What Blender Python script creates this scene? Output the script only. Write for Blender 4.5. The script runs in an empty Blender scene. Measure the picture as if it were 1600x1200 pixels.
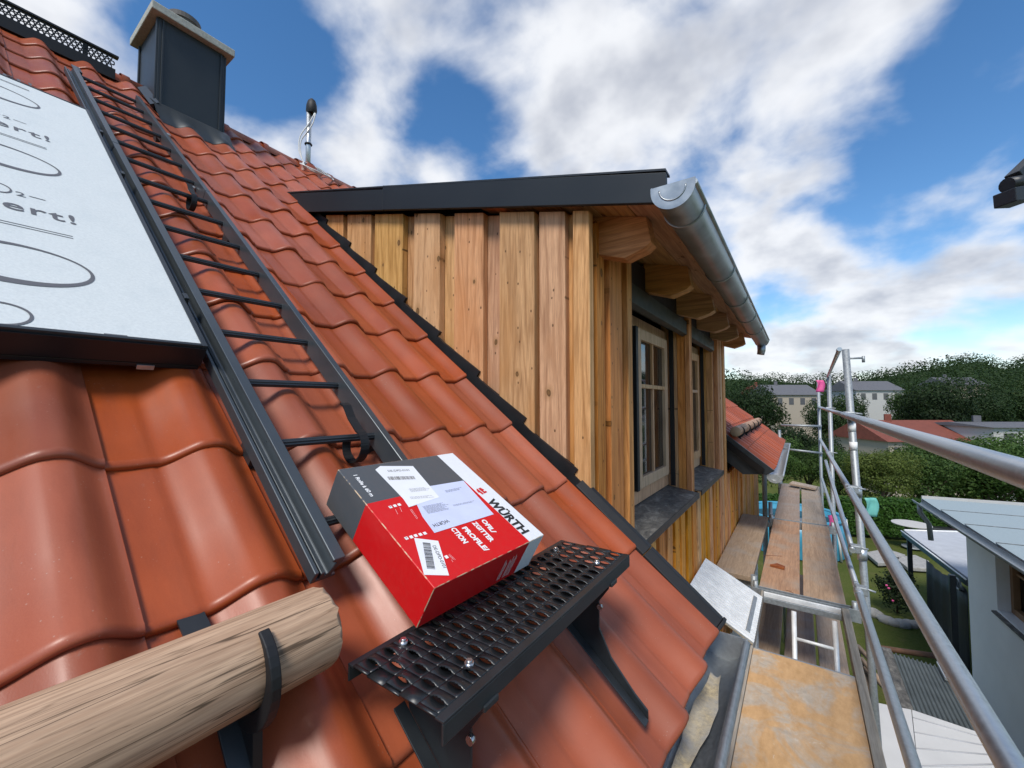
import bpy, bmesh, math, random
from mathutils import Vector, Matrix
random.seed(7)
R = math.radians
# ------------------------------------------------------------------ camera, sky, sun, exposure
HC = 4.6                      # camera height above the garden
FPX, YAW, PIT = 642.0, R(34.93), R(2.48)   # focal length in pixels of the 1600 px photo
ROOF = R(39.2)                # pitch of the main roof
DCAM = 0.8                    # camera distance from the roof plane
SUN_DIR = Vector((0.14, -0.64, 0.86)).normalized()
EXPOSURE = 0.52
sc = bpy.context.scene
COL = sc.collection
fw = Vector((-math.sin(YAW)*math.cos(PIT), math.cos(YAW)*math.cos(PIT), math.sin(PIT)))
rt = Vector((math.cos(YAW), math.sin(YAW), 0)); up = rt.cross(fw)
cam_d = bpy.data.cameras.new('camera'); cam = bpy.data.objects.new('camera', cam_d); COL.objects.link(cam)
cam_d.sensor_fit = 'HORIZONTAL'; cam_d.sensor_width = 36; cam_d.lens = 36*FPX/1600
cam_d.clip_start = 0.02; cam_d.clip_end = 2000
m3 = Matrix((rt, up, -fw)).transposed()
cam.matrix_world = Matrix.Translation((0, 0, HC)) @ m3.to_4x4()
sc.camera = cam
sc.cycles.max_bounces = 6; sc.cycles.diffuse_bounces = 3; sc.cycles.glossy_bounces = 3; sc.cycles.transmission_bounces = 3; sc.cycles.transparent_max_bounces = 4
sc.view_settings.view_transform = 'Standard'; sc.view_settings.look = 'None'
sc.view_settings.exposure = EXPOSURE; sc.view_settings.gamma = 1; sc.view_settings.use_curve_mapping = False

def ray(x, y): return fw + rt*((x-800)/FPX) + up*((600-y)/FPX)
NRM = Vector((math.sin(ROOF), 0, math.cos(ROOF))); DNS = Vector((math.cos(ROOF), 0, -math.sin(ROOF)))
CAMP = Vector((0, 0, HC))
def RP(s, y, h): return CAMP + DNS*s + NRM*(h-DCAM) + Vector((0, y, 0))      # roof coordinates -> world
def on_roof(x, y, h=0.0):
    v = ray(x, y); p = v*((h-DCAM)/NRM.dot(v)); return (p.dot(DNS), p.y)
def PX(x, y, X): v = ray(x, y); return CAMP + v*(X/v.x)
def PY(x, y, Y): v = ray(x, y); return CAMP + v*(Y/v.y)
def PZ(x, y, Z): v = ray(x, y); return CAMP + v*((Z-HC)/v.z)                # Z is a height above the ground
def W(x, y, z): return Vector((x, y, z+HC))                                 # camera-relative -> world

def nd(nt, t, **kw):
    n = nt.nodes.new(t)
    for k, v in kw.items():
        if k.startswith('i_'): 
            key = k[2:]; key = int(key) if key.isdigit() else key.replace('_', ' ')
            n.inputs[key].default_value = v
        else: setattr(n, k, v)
    return n

# world: physical sky with drifting clouds that go on over the whole dome
wd = bpy.data.worlds.new('World'); sc.world = wd; wd.use_nodes = True; wd.cycles.sampling_method = 'MANUAL'; wd.cycles.sample_map_resolution = 256
nt = wd.node_tree; nt.nodes.clear(); L = nt.links.new
out = nd(nt, 'ShaderNodeOutputWorld'); bg = nd(nt, 'ShaderNodeBackground'); bg.inputs[1].default_value = 0.11
sky = nd(nt, 'ShaderNodeTexSky', sky_type='NISHITA', sun_disc=False)
sky.sun_elevation = math.asin(SUN_DIR.z); sky.sun_rotation = math.atan2(SUN_DIR.x, SUN_DIR.y)
sky.altitude = 300; sky.air_density = 1.0; sky.dust_density = 0.0; sky.ozone_density = 1.6
tc = nd(nt, 'ShaderNodeTexCoord')
def vm(op, a, b=None):
    n = nd(nt, 'ShaderNodeVectorMath', operation=op)
    L(a, n.inputs[0])
    if b is not None:
        if isinstance(b, (tuple, Vector)): n.inputs[1].default_value = b
        else: L(b, n.inputs[1])
    return n
def mt(op, a, b=0.0, c=0.0, clamp=False):
    n = nd(nt, 'ShaderNodeMath', operation=op, use_clamp=clamp)
    for i, q in enumerate((a, b, c)):
        if isinstance(q, (int, float)): n.inputs[i].default_value = q
        else: L(q, n.inputs[i])
    return n.outputs[0]
dirn = vm('NORMALIZE', tc.outputs['Generated']).outputs[0]
sep = nd(nt, 'ShaderNodeSeparateXYZ'); L(dirn, sep.inputs[0])
zz = mt('ADD', mt('MAXIMUM', sep.outputs[2], 0.0), 0.42)
cmb = nd(nt, 'ShaderNodeCombineXYZ'); L(mt('DIVIDE', sep.outputs[0], zz), cmb.inputs[0]); L(mt('DIVIDE', sep.outputs[1], zz), cmb.inputs[1])
n1 = nd(nt, 'ShaderNodeTexNoise', i_Scale=3.5, i_Detail=6.0, i_Roughness=0.5, i_Distortion=0.15); L(cmb.outputs[0], n1.inputs['Vector'])
n2 = nd(nt, 'ShaderNodeTexNoise', i_Scale=5.5, i_Detail=4.0, i_Roughness=0.5)
L(vm('ADD', cmb.outputs[0], (3.1, 7.7, 0)).outputs[0], n2.inputs['Vector'])
dens = mt('MULTIPLY', n1.outputs[0], 1.0)
# where this day's larger clouds and blue gaps stand, as directions in the sky: (px, py, spread, weight)
for px, py, sg, wt in [(1250,60,.36,.14),(900,110,.22,.12),(640,20,.12,.10),(560,262,.085,.16),(690,275,.06,.18),(60,30,.14,.16),(1200,365,.07,.20),
                       (1300,436,.04,.15),(1350,490,.24,.18),(1570,385,.07,.14),(1440,290,.17,-.20),(1140,325,.09,-.10),(650,190,.12,-.14),(450,110,.12,-.12),(1590,50,.08,-.12)]:
    c = ray(px, py).normalized()
    dt = nd(nt, 'ShaderNodeVectorMath', operation='DISTANCE'); L(dirn, dt.inputs[0]); dt.inputs[1].default_value = c
    g = mt('POWER', 2.718, mt('MULTIPLY', mt('POWER', mt('DIVIDE', dt.outputs['Value'], sg), 2.0), -1.0))
    dens = mt('MULTIPLY_ADD', g, wt, dens)
mr = nd(nt, 'ShaderNodeMapRange', interpolation_type='SMOOTHSTEP'); L(dens, mr.inputs[0])
mr.inputs[1].default_value = 0.45; mr.inputs[2].default_value = 0.69
cr = nd(nt, 'ShaderNodeMixRGB'); cr.inputs[1].default_value = (6.2, 6.3, 6.5, 1); cr.inputs[2].default_value = (3.3, 3.5, 4.0, 1)
shade = nd(nt, 'ShaderNodeMapRange', interpolation_type='SMOOTHSTEP'); L(mt('MULTIPLY_ADD', n2.outputs[0], 0.7, mt('MULTIPLY', dens, 0.55)), shade.inputs[0])
shade.inputs[1].default_value = 0.62; shade.inputs[2].default_value = 0.92; L(shade.outputs[0], cr.inputs[0])
mx = nd(nt, 'ShaderNodeMixRGB'); L(mt('MULTIPLY', mr.outputs[0], 0.94), mx.inputs[0])
hsk = nd(nt, 'ShaderNodeHueSaturation'); hsk.inputs['Saturation'].default_value = 1.25; hsk.inputs['Value'].default_value = 1.08; L(sky.outputs[0], hsk.inputs['Color']); L(hsk.outputs[0], mx.inputs[1]); L(cr.outputs[0], mx.inputs[2]); L(mx.outputs[0], bg.inputs[0]); L(bg.outputs[0], out.inputs[0])
# the sun stands behind thin cloud: weak, with soft shadows
sl = bpy.data.lights.new('sun', 'SUN'); sl.energy = 2.5; sl.angle = R(17); sl.color = (1, .95, .87)
so = bpy.data.objects.new('sun', sl); COL.objects.link(so); so.location = (0, 0, 30)
so.rotation_euler = SUN_DIR.to_track_quat('Z', 'Y').to_euler()

# ------------------------------------------------------------------ materials
MATS = {}
class N:
    """small node-graph helper around one material"""
    def __init__(s, name):
        m = bpy.data.materials.new(name); m.use_nodes = True; s.m = m; s.nt = m.node_tree; s.nt.nodes.clear()
        s.out = s.a('ShaderNodeOutputMaterial'); s.b = s.a('ShaderNodeBsdfPrincipled'); s.l(s.b.outputs[0], s.out.inputs[0]); MATS[name] = m
        s.tc = s.a('ShaderNodeTexCoord')
    def a(s, t, **k): return nd(s.nt, t, **k)
    def l(s, x, y): s.nt.links.new(x, y)
    def p(s, **k):
        for q, v in k.items():
            i = s.b.inputs[q.replace('_', ' ')]
            if isinstance(v, (int, float, tuple)): i.default_value = v if not isinstance(v, tuple) or len(v) == 4 else (*v, 1)
            else: s.l(v, i)
    def co(s, scale=(1, 1, 1), rnd=True):
        src = s.tc.outputs['Object']
        if rnd:
            oi = s.a('ShaderNodeObjectInfo'); ml = s.a('ShaderNodeMath', operation='MULTIPLY'); s.l(oi.outputs['Random'], ml.inputs[0]); ml.inputs[1].default_value = 53.0
            ad = s.a('ShaderNodeVectorMath', operation='ADD'); s.l(src, ad.inputs[0]); s.l(ml.outputs[0], ad.inputs[1]); src = ad.outputs[0]
        mp = s.a('ShaderNodeMapping'); mp.inputs['Scale'].default_value = scale; s.l(src, mp.inputs[0]); return mp.outputs[0]
    def noise(s, v, scale, detail=4, rough=.55, dist=0):
        n = s.a('ShaderNodeTexNoise', i_Scale=scale, i_Detail=detail, i_Roughness=rough, i_Distortion=dist); s.l(v, n.inputs['Vector']); return n.outputs[0]
    def math(s, op, a, b=0.0, c=0.0, clamp=False):
        n = s.a('ShaderNodeMath', operation=op, use_clamp=clamp)
        for i, q in enumerate((a, b, c)):
            if isinstance(q, (int, float)): n.inputs[i].default_value = q
            else: s.l(q, n.inputs[i])
        return n.outputs[0]
    def ramp(s, f, stops):
        n = s.a('ShaderNodeValToRGB'); s.l(f, n.inputs[0]); e = n.color_ramp.elements
        while len(e) < len(stops): e.new(.5)
        for q, (pos, c) in zip(e, stops): q.position = pos; q.color = (*c, 1) if len(c) == 3 else c
        return n.outputs[0]
    def mix(s, f, a, b, bt='MIX'):
        n = s.a('ShaderNodeMixRGB', blend_type=bt)
        for i, q in enumerate((f, a, b)):
            if isinstance(q, (int, float)): n.inputs[i].default_value = q
            elif isinstance(q, tuple): n.inputs[i].default_value = (*q, 1)
            else: s.l(q, n.inputs[i])
        return n.outputs[0]
    def rng(s, f, a, b, c=0., d=1.):
        n = s.a('ShaderNodeMapRange'); s.l(f, n.inputs[0])
        for i, q in enumerate((a, b, c, d)): n.inputs[i+1].default_value = q
        return n.outputs[0]
    def bump(s, h, strength=.3, dist=.01):
        n = s.a('ShaderNodeBump', i_Strength=strength, i_Distance=dist); s.l(h, n.inputs['Height']); s.l(n.outputs[0], s.b.inputs['Normal'])
    def rand(s): return s.a('ShaderNodeObjectInfo').outputs['Random']

def wood(name, light, dark, axis=2, knots=1, grey=0.0, rough=.62, ring=9.0, var=.22, stain=None, cracks=False, rw=.24):
    g = N(name)
    sc1 = [1, 1, 1]; sc1[axis] = .045
    sc2 = [1, 1, 1]; sc2[axis] = .07
    v1 = g.co(tuple(sc1)); v2 = g.co(tuple(sc2))
    fine = g.noise(v1, 260, 3, .6)
    mid = g.noise(v1, 60, 4, .6)
    base = g.noise(v2, 8.5, 2, .5)
    rings = g.math('SINE', g.math('MULTIPLY', base, ring*6.28))
    rings = g.rng(rings, -1, 1, 0, 1)
    rings = g.math('POWER', rings, 2.2)
    f = g.math('ADD', g.math('MULTIPLY', rings, rw), g.math('MULTIPLY', mid, .62))
    col = g.ramp(f, [(.18, tuple(min(1, c*1.08) for c in light)), (.42, tuple((a*.6+b*.4) for a, b in zip(light, dark))), (.72, tuple(c*.82 for c in dark))])
    col = g.mix(g.rng(fine, .40, .72, 0, .5), col, tuple(c*.5 for c in dark))
    col = g.mix(.5, col, g.ramp(g.noise(g.co((.6, .6, .25)), 3.0, 3), [(.3, tuple(c*.75 for c in dark)), (.7, tuple(min(1, c*1.1) for c in light))]), 'OVERLAY') if False else col
    if stain: col = g.mix(g.rng(g.noise(g.co((1.2, 1.2, .35)), 3.2, 4, .6), .48, .72, 0, .85), col, stain)
    r = g.rand()
    hs = g.a('ShaderNodeHueSaturation'); g.l(col, hs.inputs['Color'])
    g.l(g.rng(r, 0, 1, 1-var, 1+var*.75), hs.inputs['Value'])
    r2 = g.math('FRACT', g.math('MULTIPLY', r, 17.31)); g.l(g.rng(r2, 0, 1, .82, 1.12), hs.inputs['Saturation'])
    r3 = g.math('FRACT', g.math('MULTIPLY', r, 7.77)); g.l(g.rng(r3, 0, 1, .484, .502), hs.inputs['Hue'])
    col = hs.outputs[0]
    if knots:
        # knots lie in the plane of the board: 2D cells across and along it
        def cells(a, b, seed):
            sp = g.a('ShaderNodeSeparateXYZ'); g.l(g.co((1, 1, 1)), sp.inputs[0]); cb = g.a('ShaderNodeCombineXYZ')
            ac = (0, 0, 1)[knots] if axis == 2 else 0
            g.l(g.math('MULTIPLY_ADD', sp.outputs[ac], a, seed), cb.inputs[0]); g.l(g.math('MULTIPLY', sp.outputs[axis], b), cb.inputs[1])
            wob = g.noise(g.co((1, 1, 1)), 40, 2); vo = g.a('ShaderNodeTexVoronoi', voronoi_dimensions='2D', i_Scale=1.0, i_Randomness=1.0); g.l(cb.outputs[0], vo.inputs['Vector'])
            se = g.a('ShaderNodeSeparateColor'); g.l(vo.outputs['Color'], se.inputs[0]); return g.math('MULTIPLY_ADD', g.math('SUBTRACT', wob, .5), .06, vo.outputs['Distance']), se.outputs[0]
        d0, sel = cells(6.5, 4.2, 0.); d = g.math('MULTIPLY', d0, g.rng(g.math('FRACT', g.math('MULTIPLY', sel, 9.1)), 0, 1, 1.0, 2.4))
        k = g.rng(d, .075, .105, 1, 0); rim = g.rng(d, .045, .075, 0, 1)
        kc = g.mix(rim, tuple(c*.42 for c in dark), tuple(c*.16 for c in dark))
        halo = g.math('MULTIPLY', g.rng(d, .10, .26, .45, 0), g.rng(sel, .58, .62, 0, 1)); col = g.mix(halo, col, tuple(c*.75 for c in dark))
        col = g.mix(g.math('MULTIPLY', k, g.rng(sel, .58, .62, 0, .92)), col, kc)
        d2, sel2 = cells(14., 9., 5.3); col = g.mix(g.math('MULTIPLY', g.rng(d2, .035, .07, .85, 0), g.rng(sel2, .72, .76, 0, 1)), col, tuple(c*.15 for c in dark))
    if cracks:
        sc4 = [1, 1, 1]; sc4[axis] = .03; w4 = g.noise(g.co(tuple(sc4)), 34, 3, .5, .35)
        ck = g.math('ABSOLUTE', g.math('SUBTRACT', w4, .5)); col = g.mix(g.rng(ck, .003, .012, .8, 0), col, tuple(c*.13 for c in dark))
        w5 = g.noise(g.co(tuple(sc4)), 90, 3, .5, .3); col = g.mix(g.rng(g.math('ABSOLUTE', g.math('SUBTRACT', w5, .5)), .003, .02, .45, 0), col, tuple(c*.3 for c in dark))
    if grey: col = g.mix(grey, col, (.26, .24, .22))
    g.p(Base_Color=col, Roughness=g.rng(mid, .3, .7, rough-.06, rough+.12), Specular_IOR_Level=.3)
    g.bump(g.math('ADD', g.math('MULTIPLY', fine, .6), f), .25, .002)
    return g.m
def plain(name, col, rough=.5, metal=0., spec=.5, var=0., nscale=8., rvar=.1, bump=0., bscale=60., coat=0.):
    g = N(name); v = g.co((1, 1, 1))
    nz = g.noise(v, nscale, 5, .6)
    c = g.mix(g.rng(nz, .3, .7, 0, 1), tuple(x*(1-var) for x in col), tuple(min(1, x*(1+var)) for x in col))
    g.p(Base_Color=c, Roughness=g.rng(nz, .25, .75, max(.02, rough-rvar), min(1, rough+rvar)), Metallic=metal, Specular_IOR_Level=spec, Coat_Weight=coat, Coat_Roughness=.15)
    if bump: g.bump(g.noise(v, bscale, 5, .6), bump, .004)
    return g.m

def make_tile_mat():
    g = N('glazed_tile'); v = g.co((1, 1, 1)); r = g.rand()
    big = g.noise(v, 5, 3); fn = g.noise(v, 420, 2, .6); sp = g.noise(v, 38, 4, .7)
    col = g.ramp(big, [(.3, (.270, .052, .0150)), (.7, (.345, .071, .021))])
    col = g.mix(g.rng(fn, .3, .75, 0, .35), col, (.36, .088, .034))
    hs = g.a('ShaderNodeHueSaturation'); g.l(col, hs.inputs['Color']); g.l(g.rng(r, 0, 1, .80, 1.14), hs.inputs['Value'])
    g.l(g.rng(g.math('FRACT', g.math('MULTIPLY', r, 13.7)), 0, 1, .93, 1.03), hs.inputs['Saturation'])
    col = g.mix(g.rng(sp, .66, .80, 0, .28), hs.outputs[0], (.33, .27, .22))
    vs = g.a('ShaderNodeTexVoronoi', i_Scale=95.0, i_Randomness=1.0); g.l(v, vs.inputs['Vector'])
    col = g.mix(g.math('MULTIPLY', g.rng(vs.outputs['Distance'], .07, .13, .32, 0), g.rng(g.noise(v, 9, 3), .5, .62, 0, 1)), col, (.46, .40, .33))
    st = g.noise(g.co((.35, 1.6, 1)), 14, 5, .65); col = g.mix(g.rng(st, .50, .74, 0, .30), col, (.17, .036, .013))
    g.p(Base_Color=col, Roughness=g.rng(st, .3, .75, .35, .50), Specular_IOR_Level=.42, Coat_Weight=.06, Coat_Roughness=.2)
    g.bump(fn, .10, .001)
make_tile_mat()
LARCH_L, LARCH_D = (.60, .37, .185), (.36, .185, .075)
wood('larch_cheek', (.68, .41, .18), (.43, .22, .075), 2, stain=(.54, .27, .08), var=.12)
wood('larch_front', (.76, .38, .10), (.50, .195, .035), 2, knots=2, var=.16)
wood('larch_shaded', (.50, .24, .075), (.29, .115, .028), 2, knots=2, var=.16)  # darker copy of the front larch, recess shade painted into its colour
wood('soffit_wood', (.60, .31, .10), (.40, .165, .045), 1, var=.12)
wood('rafter_wood', (.58, .30, .10), (.42, .19, .06), 0, var=.12, knots=False)
wood('window_wood', (.66, .43, .24), (.48, .28, .135), 2, knots=False, var=.06)
wood('log_wood', (.55, .36, .20), (.35, .19, .085), 1, knots=False, ring=14, rw=.16, var=.05, grey=.04, cracks=True)
wood('plank_wood', (.50, .36, .235), (.31, .205, .125), 1, knots=False, ring=12, rw=.14, var=.12, grey=.22, stain=(.40, .35, .30))
wood('plank_orange', (.58, .37, .21), (.36, .205, .11), 1, knots=False, ring=12, rw=.14, var=.10, grey=.12, stain=(.42, .34, .26))
wood('plywood_edge', (.46, .40, .30), (.30, .25, .18), 1, knots=False, var=.1, grey=.2)
wood('offcut_wood', (.32, .13, .05), (.2, .07, .03), 0, knots=False)
plain('black_metal', (.018, .021, .024), .42, 0, .5, .25, 14, .08)
plain('dark_aluminium', (.038, .044, .050), .38, .35, .5, .12, 10, .06)
plain('ladder_grey', (.075, .088, .098), .36, .45, .5, .1, 9, .05)
plain('tread_metal', (.017, .019, .021), .36, .1, .5, .3, 30, .1)
plain('fascia_sheet', (.013, .017, .021), .5, .1, .4, .12, 3, .06)
plain('anthracite_sheet', (.032, .038, .042), .46, .15, .4, .12, 3, .06)
plain('zinc', (.33, .35, .36), .40, .85, .5, .28, 9, .1, .05, 30)
plain('galvanised', (.56, .58, .59), .40, .8, .5, .12, 70, .08, .05, 160)
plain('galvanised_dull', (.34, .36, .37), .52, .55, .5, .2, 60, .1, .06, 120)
plain('steel', (.55, .55, .55), .3, .95, .5, .1)
plain('panel_black', (.014, .014, .017), .3, .2, .5, .1, 5, .05)
plain('concrete_cap', (.42, .41, .36), .85, 0, .2, .18, 60, .05, .3, 120)
plain('chimney_pot', (.11, .10, .095), .7, 0, .3, .2, 20)
plain('rubber_black', (.012, .012, .013), .55, 0, .4, .2)
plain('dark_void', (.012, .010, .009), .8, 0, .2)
plain('shutter_green', (.030, .040, .037), .45, .2, .4, .1)
plain('aluminium_white', (.82, .82, .81), .45, .12, .5, .14, 14, .1)
plain('paper_white', (.78, .78, .80), .6, 0, .3, .03)
plain('paper_blue', (.60, .64, .82), .35, 0, .5, .05, 12, .1, .1, 20)
plain('ink_black', (.02, .02, .022), .6)
plain('ink_white', (.82, .81, .80), .55)
plain('ink_red', (.60, .012, .015), .5)
plain('ink_grey', (.11, .11, .12), .55)
plain('cord_white', (.72, .72, .70), .5)
plain('pink_tape', (.75, .10, .30), .5)
plain('teal_plastic', (.16, .48, .42), .45, 0, .5, .1)
plain('white_plaster', (.86, .845, .82), .9, 0, .2, .03, 3, .03, .25, 160)
plain('roof_felt', (.30, .36, .38), .85, 0, .3, .08, 60, .05, .2, 200)
plain('deck_grey', (.44, .45, .47), .6, 0, .4, .1, 6)
plain('tarp_black', (.018, .022, .024), .55, 0, .4, .2, 2, .1, .3, 3)
plain('red_fabric', (.55, .015, .02), .6)
plain('corrugated_grey', (.13, .15, .155), .5, .4, .4, .25, 3, .1)
plain('styrofoam', (.62, .62, .615), .8, 0, .2, .04, 4)
plain('stone_grey', (.34, .33, .31), .85, 0, .3, .2, 12, .05, .4, 30)
plain('pool_blue', (.05, .27, .40), .35, 0, .5, .15, 3)
plain('rust_pipe', (.20, .105, .065), .7, .2, .4, .3)
plain('window_oak', (.30, .17, .085), .5, 0, .4, .12)
plain('far_white', (.48, .465, .44), .9, 0, .2, .05)
plain('far_beige', (.40, .34, .27), .9, 0, .2, .05)
plain('far_red_roof', (.19, .06, .042), .8, 0, .3, .18, 3)
plain('far_grey_roof', (.12, .12, .13), .8, 0, .3, .12, 3)
plain('far_glass', (.10, .10, .11), .15, 0, .6)
plain('bark', (.09, .065, .045), .9, 0, .2, .3, 8)
def glass_mat():
    g = N('window_glass'); g.p(Base_Color=(.02, .02, .02), Roughness=.04, Specular_IOR_Level=.6)
    g.b.inputs['Transmission Weight'].default_value = .35; g.b.inputs['IOR'].default_value = 1.45
glass_mat()
def leaf_mat(name, a, b):
    g = N(name); r = g.noise(g.co((1, 1, 1)), 1.3, 4, .7); 
    gi = g.a('ShaderNodeNewGeometry'); rr = gi.outputs['Random Per Island']
    col = g.mix(rr, a, b); col = g.mix(g.rng(r, .35, .7, 0, .5), col, tuple(c*.6 for c in a))
    hs = g.a('ShaderNodeHueSaturation'); g.l(col, hs.inputs['Color']); g.l(g.rng(g.rand(), 0, 1, .75, 1.25), hs.inputs['Value'])
    g.p(Base_Color=hs.outputs[0], Roughness=.6, Specular_IOR_Level=.25)
    tr = g.a('ShaderNodeBsdfTranslucent'); g.l(hs.outputs[0], tr.inputs[0]); ms = g.a('ShaderNodeMixShader'); ms.inputs[0].default_value = .3
    g.l(g.b.outputs[0], ms.inputs[1]); g.l(tr.outputs[0], ms.inputs[2]); g.l(ms.outputs[0], g.out.inputs[0])
leaf_mat('leaf_mid', (.040, .085, .016), (.085, .14, .030))
leaf_mat('leaf_dark', (.016, .038, .010), (.036, .064, .015))
leaf_mat('leaf_yellow', (.10, .14, .025), (.16, .20, .04))
leaf_mat('hedge_leaf', (.035, .10, .012), (.075, .17, .022))
leaf_mat('rose_leaf', (.015, .032, .012), (.035, .055, .02))
def ground_mat():
    g = N('lawn'); v = g.co((1, 1, 1), False); a = g.noise(v, .35, 5, .6); b = g.noise(v, 22, 4, .7); c = g.noise(v, 2.2, 4)
    col = g.ramp(g.math('ADD', g.math('MULTIPLY', a, .6), g.math('MULTIPLY', b, .4)), [(.3, (.045, .068, .012)), (.5, (.085, .105, .024)), (.75, (.16, .145, .055))])
    col = g.mix(g.rng(c, .55, .75, 0, .35), col, (.16, .13, .06)); g.p(Base_Color=col, Roughness=.95, Specular_IOR_Level=.1); g.bump(b, .8, .05)
ground_mat()
def film_mat():
    g = N('protective_film'); v = g.co((1, 1, 1), False); fn = g.noise(v, 150, 3, .7); st = g.noise(g.co((1, 1, .15), False), 12, 4)
    c = g.mix(g.rng(fn, .35, .7, 0, 1), (.58, .61, .605), (.66, .69, .68)); c = g.mix(g.rng(st, .5, .75, 0, .25), c, (.47, .52, .53))
    g.p(Base_Color=c, Roughness=.55, Specular_IOR_Level=.35); g.bump(fn, .15, .002)
film_mat()
def ply_mat():
    g = N('worn_plywood'); v = g.co((1, 1, 1), False); a = g.noise(v, 3.2, 6, .65, .6); b = g.noise(g.co((1, .4, 1), False), 30, 5, .7); c = g.noise(v, 11, 5, .7, 1.5)
    col = g.ramp(b, [(.25, (.46, .27, .12)), (.6, (.60, .37, .185)), (.85, (.66, .45, .25))])
    col = g.mix(g.math('MULTIPLY', g.rng(a, .46, .57, 0, .85), g.rng(b, .30, .55, .45, 1)), col, g.ramp(c, [(.3, (.34, .31, .27)), (.6, (.50, .45, .38)), (.8, (.62, .57, .48))]))
    col = g.mix(g.rng(c, .66, .72, 0, .8), col, (.66, .62, .55)); g.p(Base_Color=col, Roughness=.8, Specular_IOR_Level=.2); g.bump(g.math('ADD', c, g.math('MULTIPLY', b, .4)), .5, .004)
ply_mat()
def endgrain_mat():
    g = N('log_end'); v = g.tc.outputs['Object']; sx = g.a('ShaderNodeSeparateXYZ'); g.l(v, sx.inputs[0])
    d = g.math('SQRT', g.math('ADD', g.math('POWER', sx.outputs[0], 2.0), g.math('POWER', sx.outputs[2], 2.0)))
    rg = g.math('SINE', g.math('MULTIPLY', g.math('ADD', d, g.math('MULTIPLY', g.noise(v, 12, 2), .01)), 900.0))
    g.p(Base_Color=g.mix(g.rng(rg, -1, 1, 0, 1), (.30, .20, .12), (.46, .34, .22)), Roughness=.8)
endgrain_mat()
def debris_mat():
    g = N('gutter_silt'); v = g.co((1, 1, 1), False); b = g.noise(v, 60, 5, .75); a = g.noise(v, 9, 4)
    g.p(Base_Color=g.mix(g.rng(a, .4, .65, 0, 1), g.ramp(b, [(.3, (.26, .23, .19)), (.55, (.50, .41, .26)), (.75, (.68, .58, .38))]), (.36, .35, .33)), Roughness=.95); g.bump(b, .6, .006)
debris_mat()
def slate_mat():
    g = N('sill_sheet'); v = g.co((1, .5, 1)); a = g.noise(v, 14, 6, .7, .8); b = g.noise(v, 60, 4)
    g.p(Base_Color=g.ramp(a, [(.35, (.05, .048, .046)), (.52, (.11, .105, .095)), (.68, (.26, .245, .22))]), Roughness=g.rng(b, .3, .7, .45, .8)); g.bump(a, .3, .003)
slate_mat()
def box_mat():
    g = N('box_print'); v = g.tc.outputs['Object']; sx = g.a('ShaderNodeSeparateXYZ'); g.l(v, sx.inputs[0])     # local: x = length, y = width
    fib = g.noise(g.co((1, 1, 1), False), 90, 4)
    gr = g.math('LESS_THAN', sx.outputs[0], -.353*.5+.353*.345); wh = g.math('GREATER_THAN', sx.outputs[1], .351*.325)
    c = g.mix(gr, (.62, .008, .010), (.080, .088, .096)); c = g.mix(wh, c, (.76, .77, .79))
    c = g.mix(g.rng(fib, .45, .8, 0, .06), c, (.30, .16, .12))
    def near(o, half, w): return g.math('GREATER_THAN', g.math('ABSOLUTE', sx.outputs[o]), half-w)
    a, b, d = near(0, .353*.5, .0016), near(1, .351*.5, .0016), near(2, .0475, .0016)
    e = g.math('GREATER_THAN', g.math('ADD', g.math('ADD', a, b), d), 1.5)
    wn = g.noise(g.co((1, 1, 1), False), 55, 4); c = g.mix(g.math('MULTIPLY', e, g.rng(wn, .46, .58, 0, 1)), c, (.55, .40, .25))
    g.p(Base_Color=c, Roughness=.42, Specular_IOR_Level=.45); g.bump(g.noise(g.co((1, 1, 1), False), 9, 3), .15, .006)
box_mat()
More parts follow.
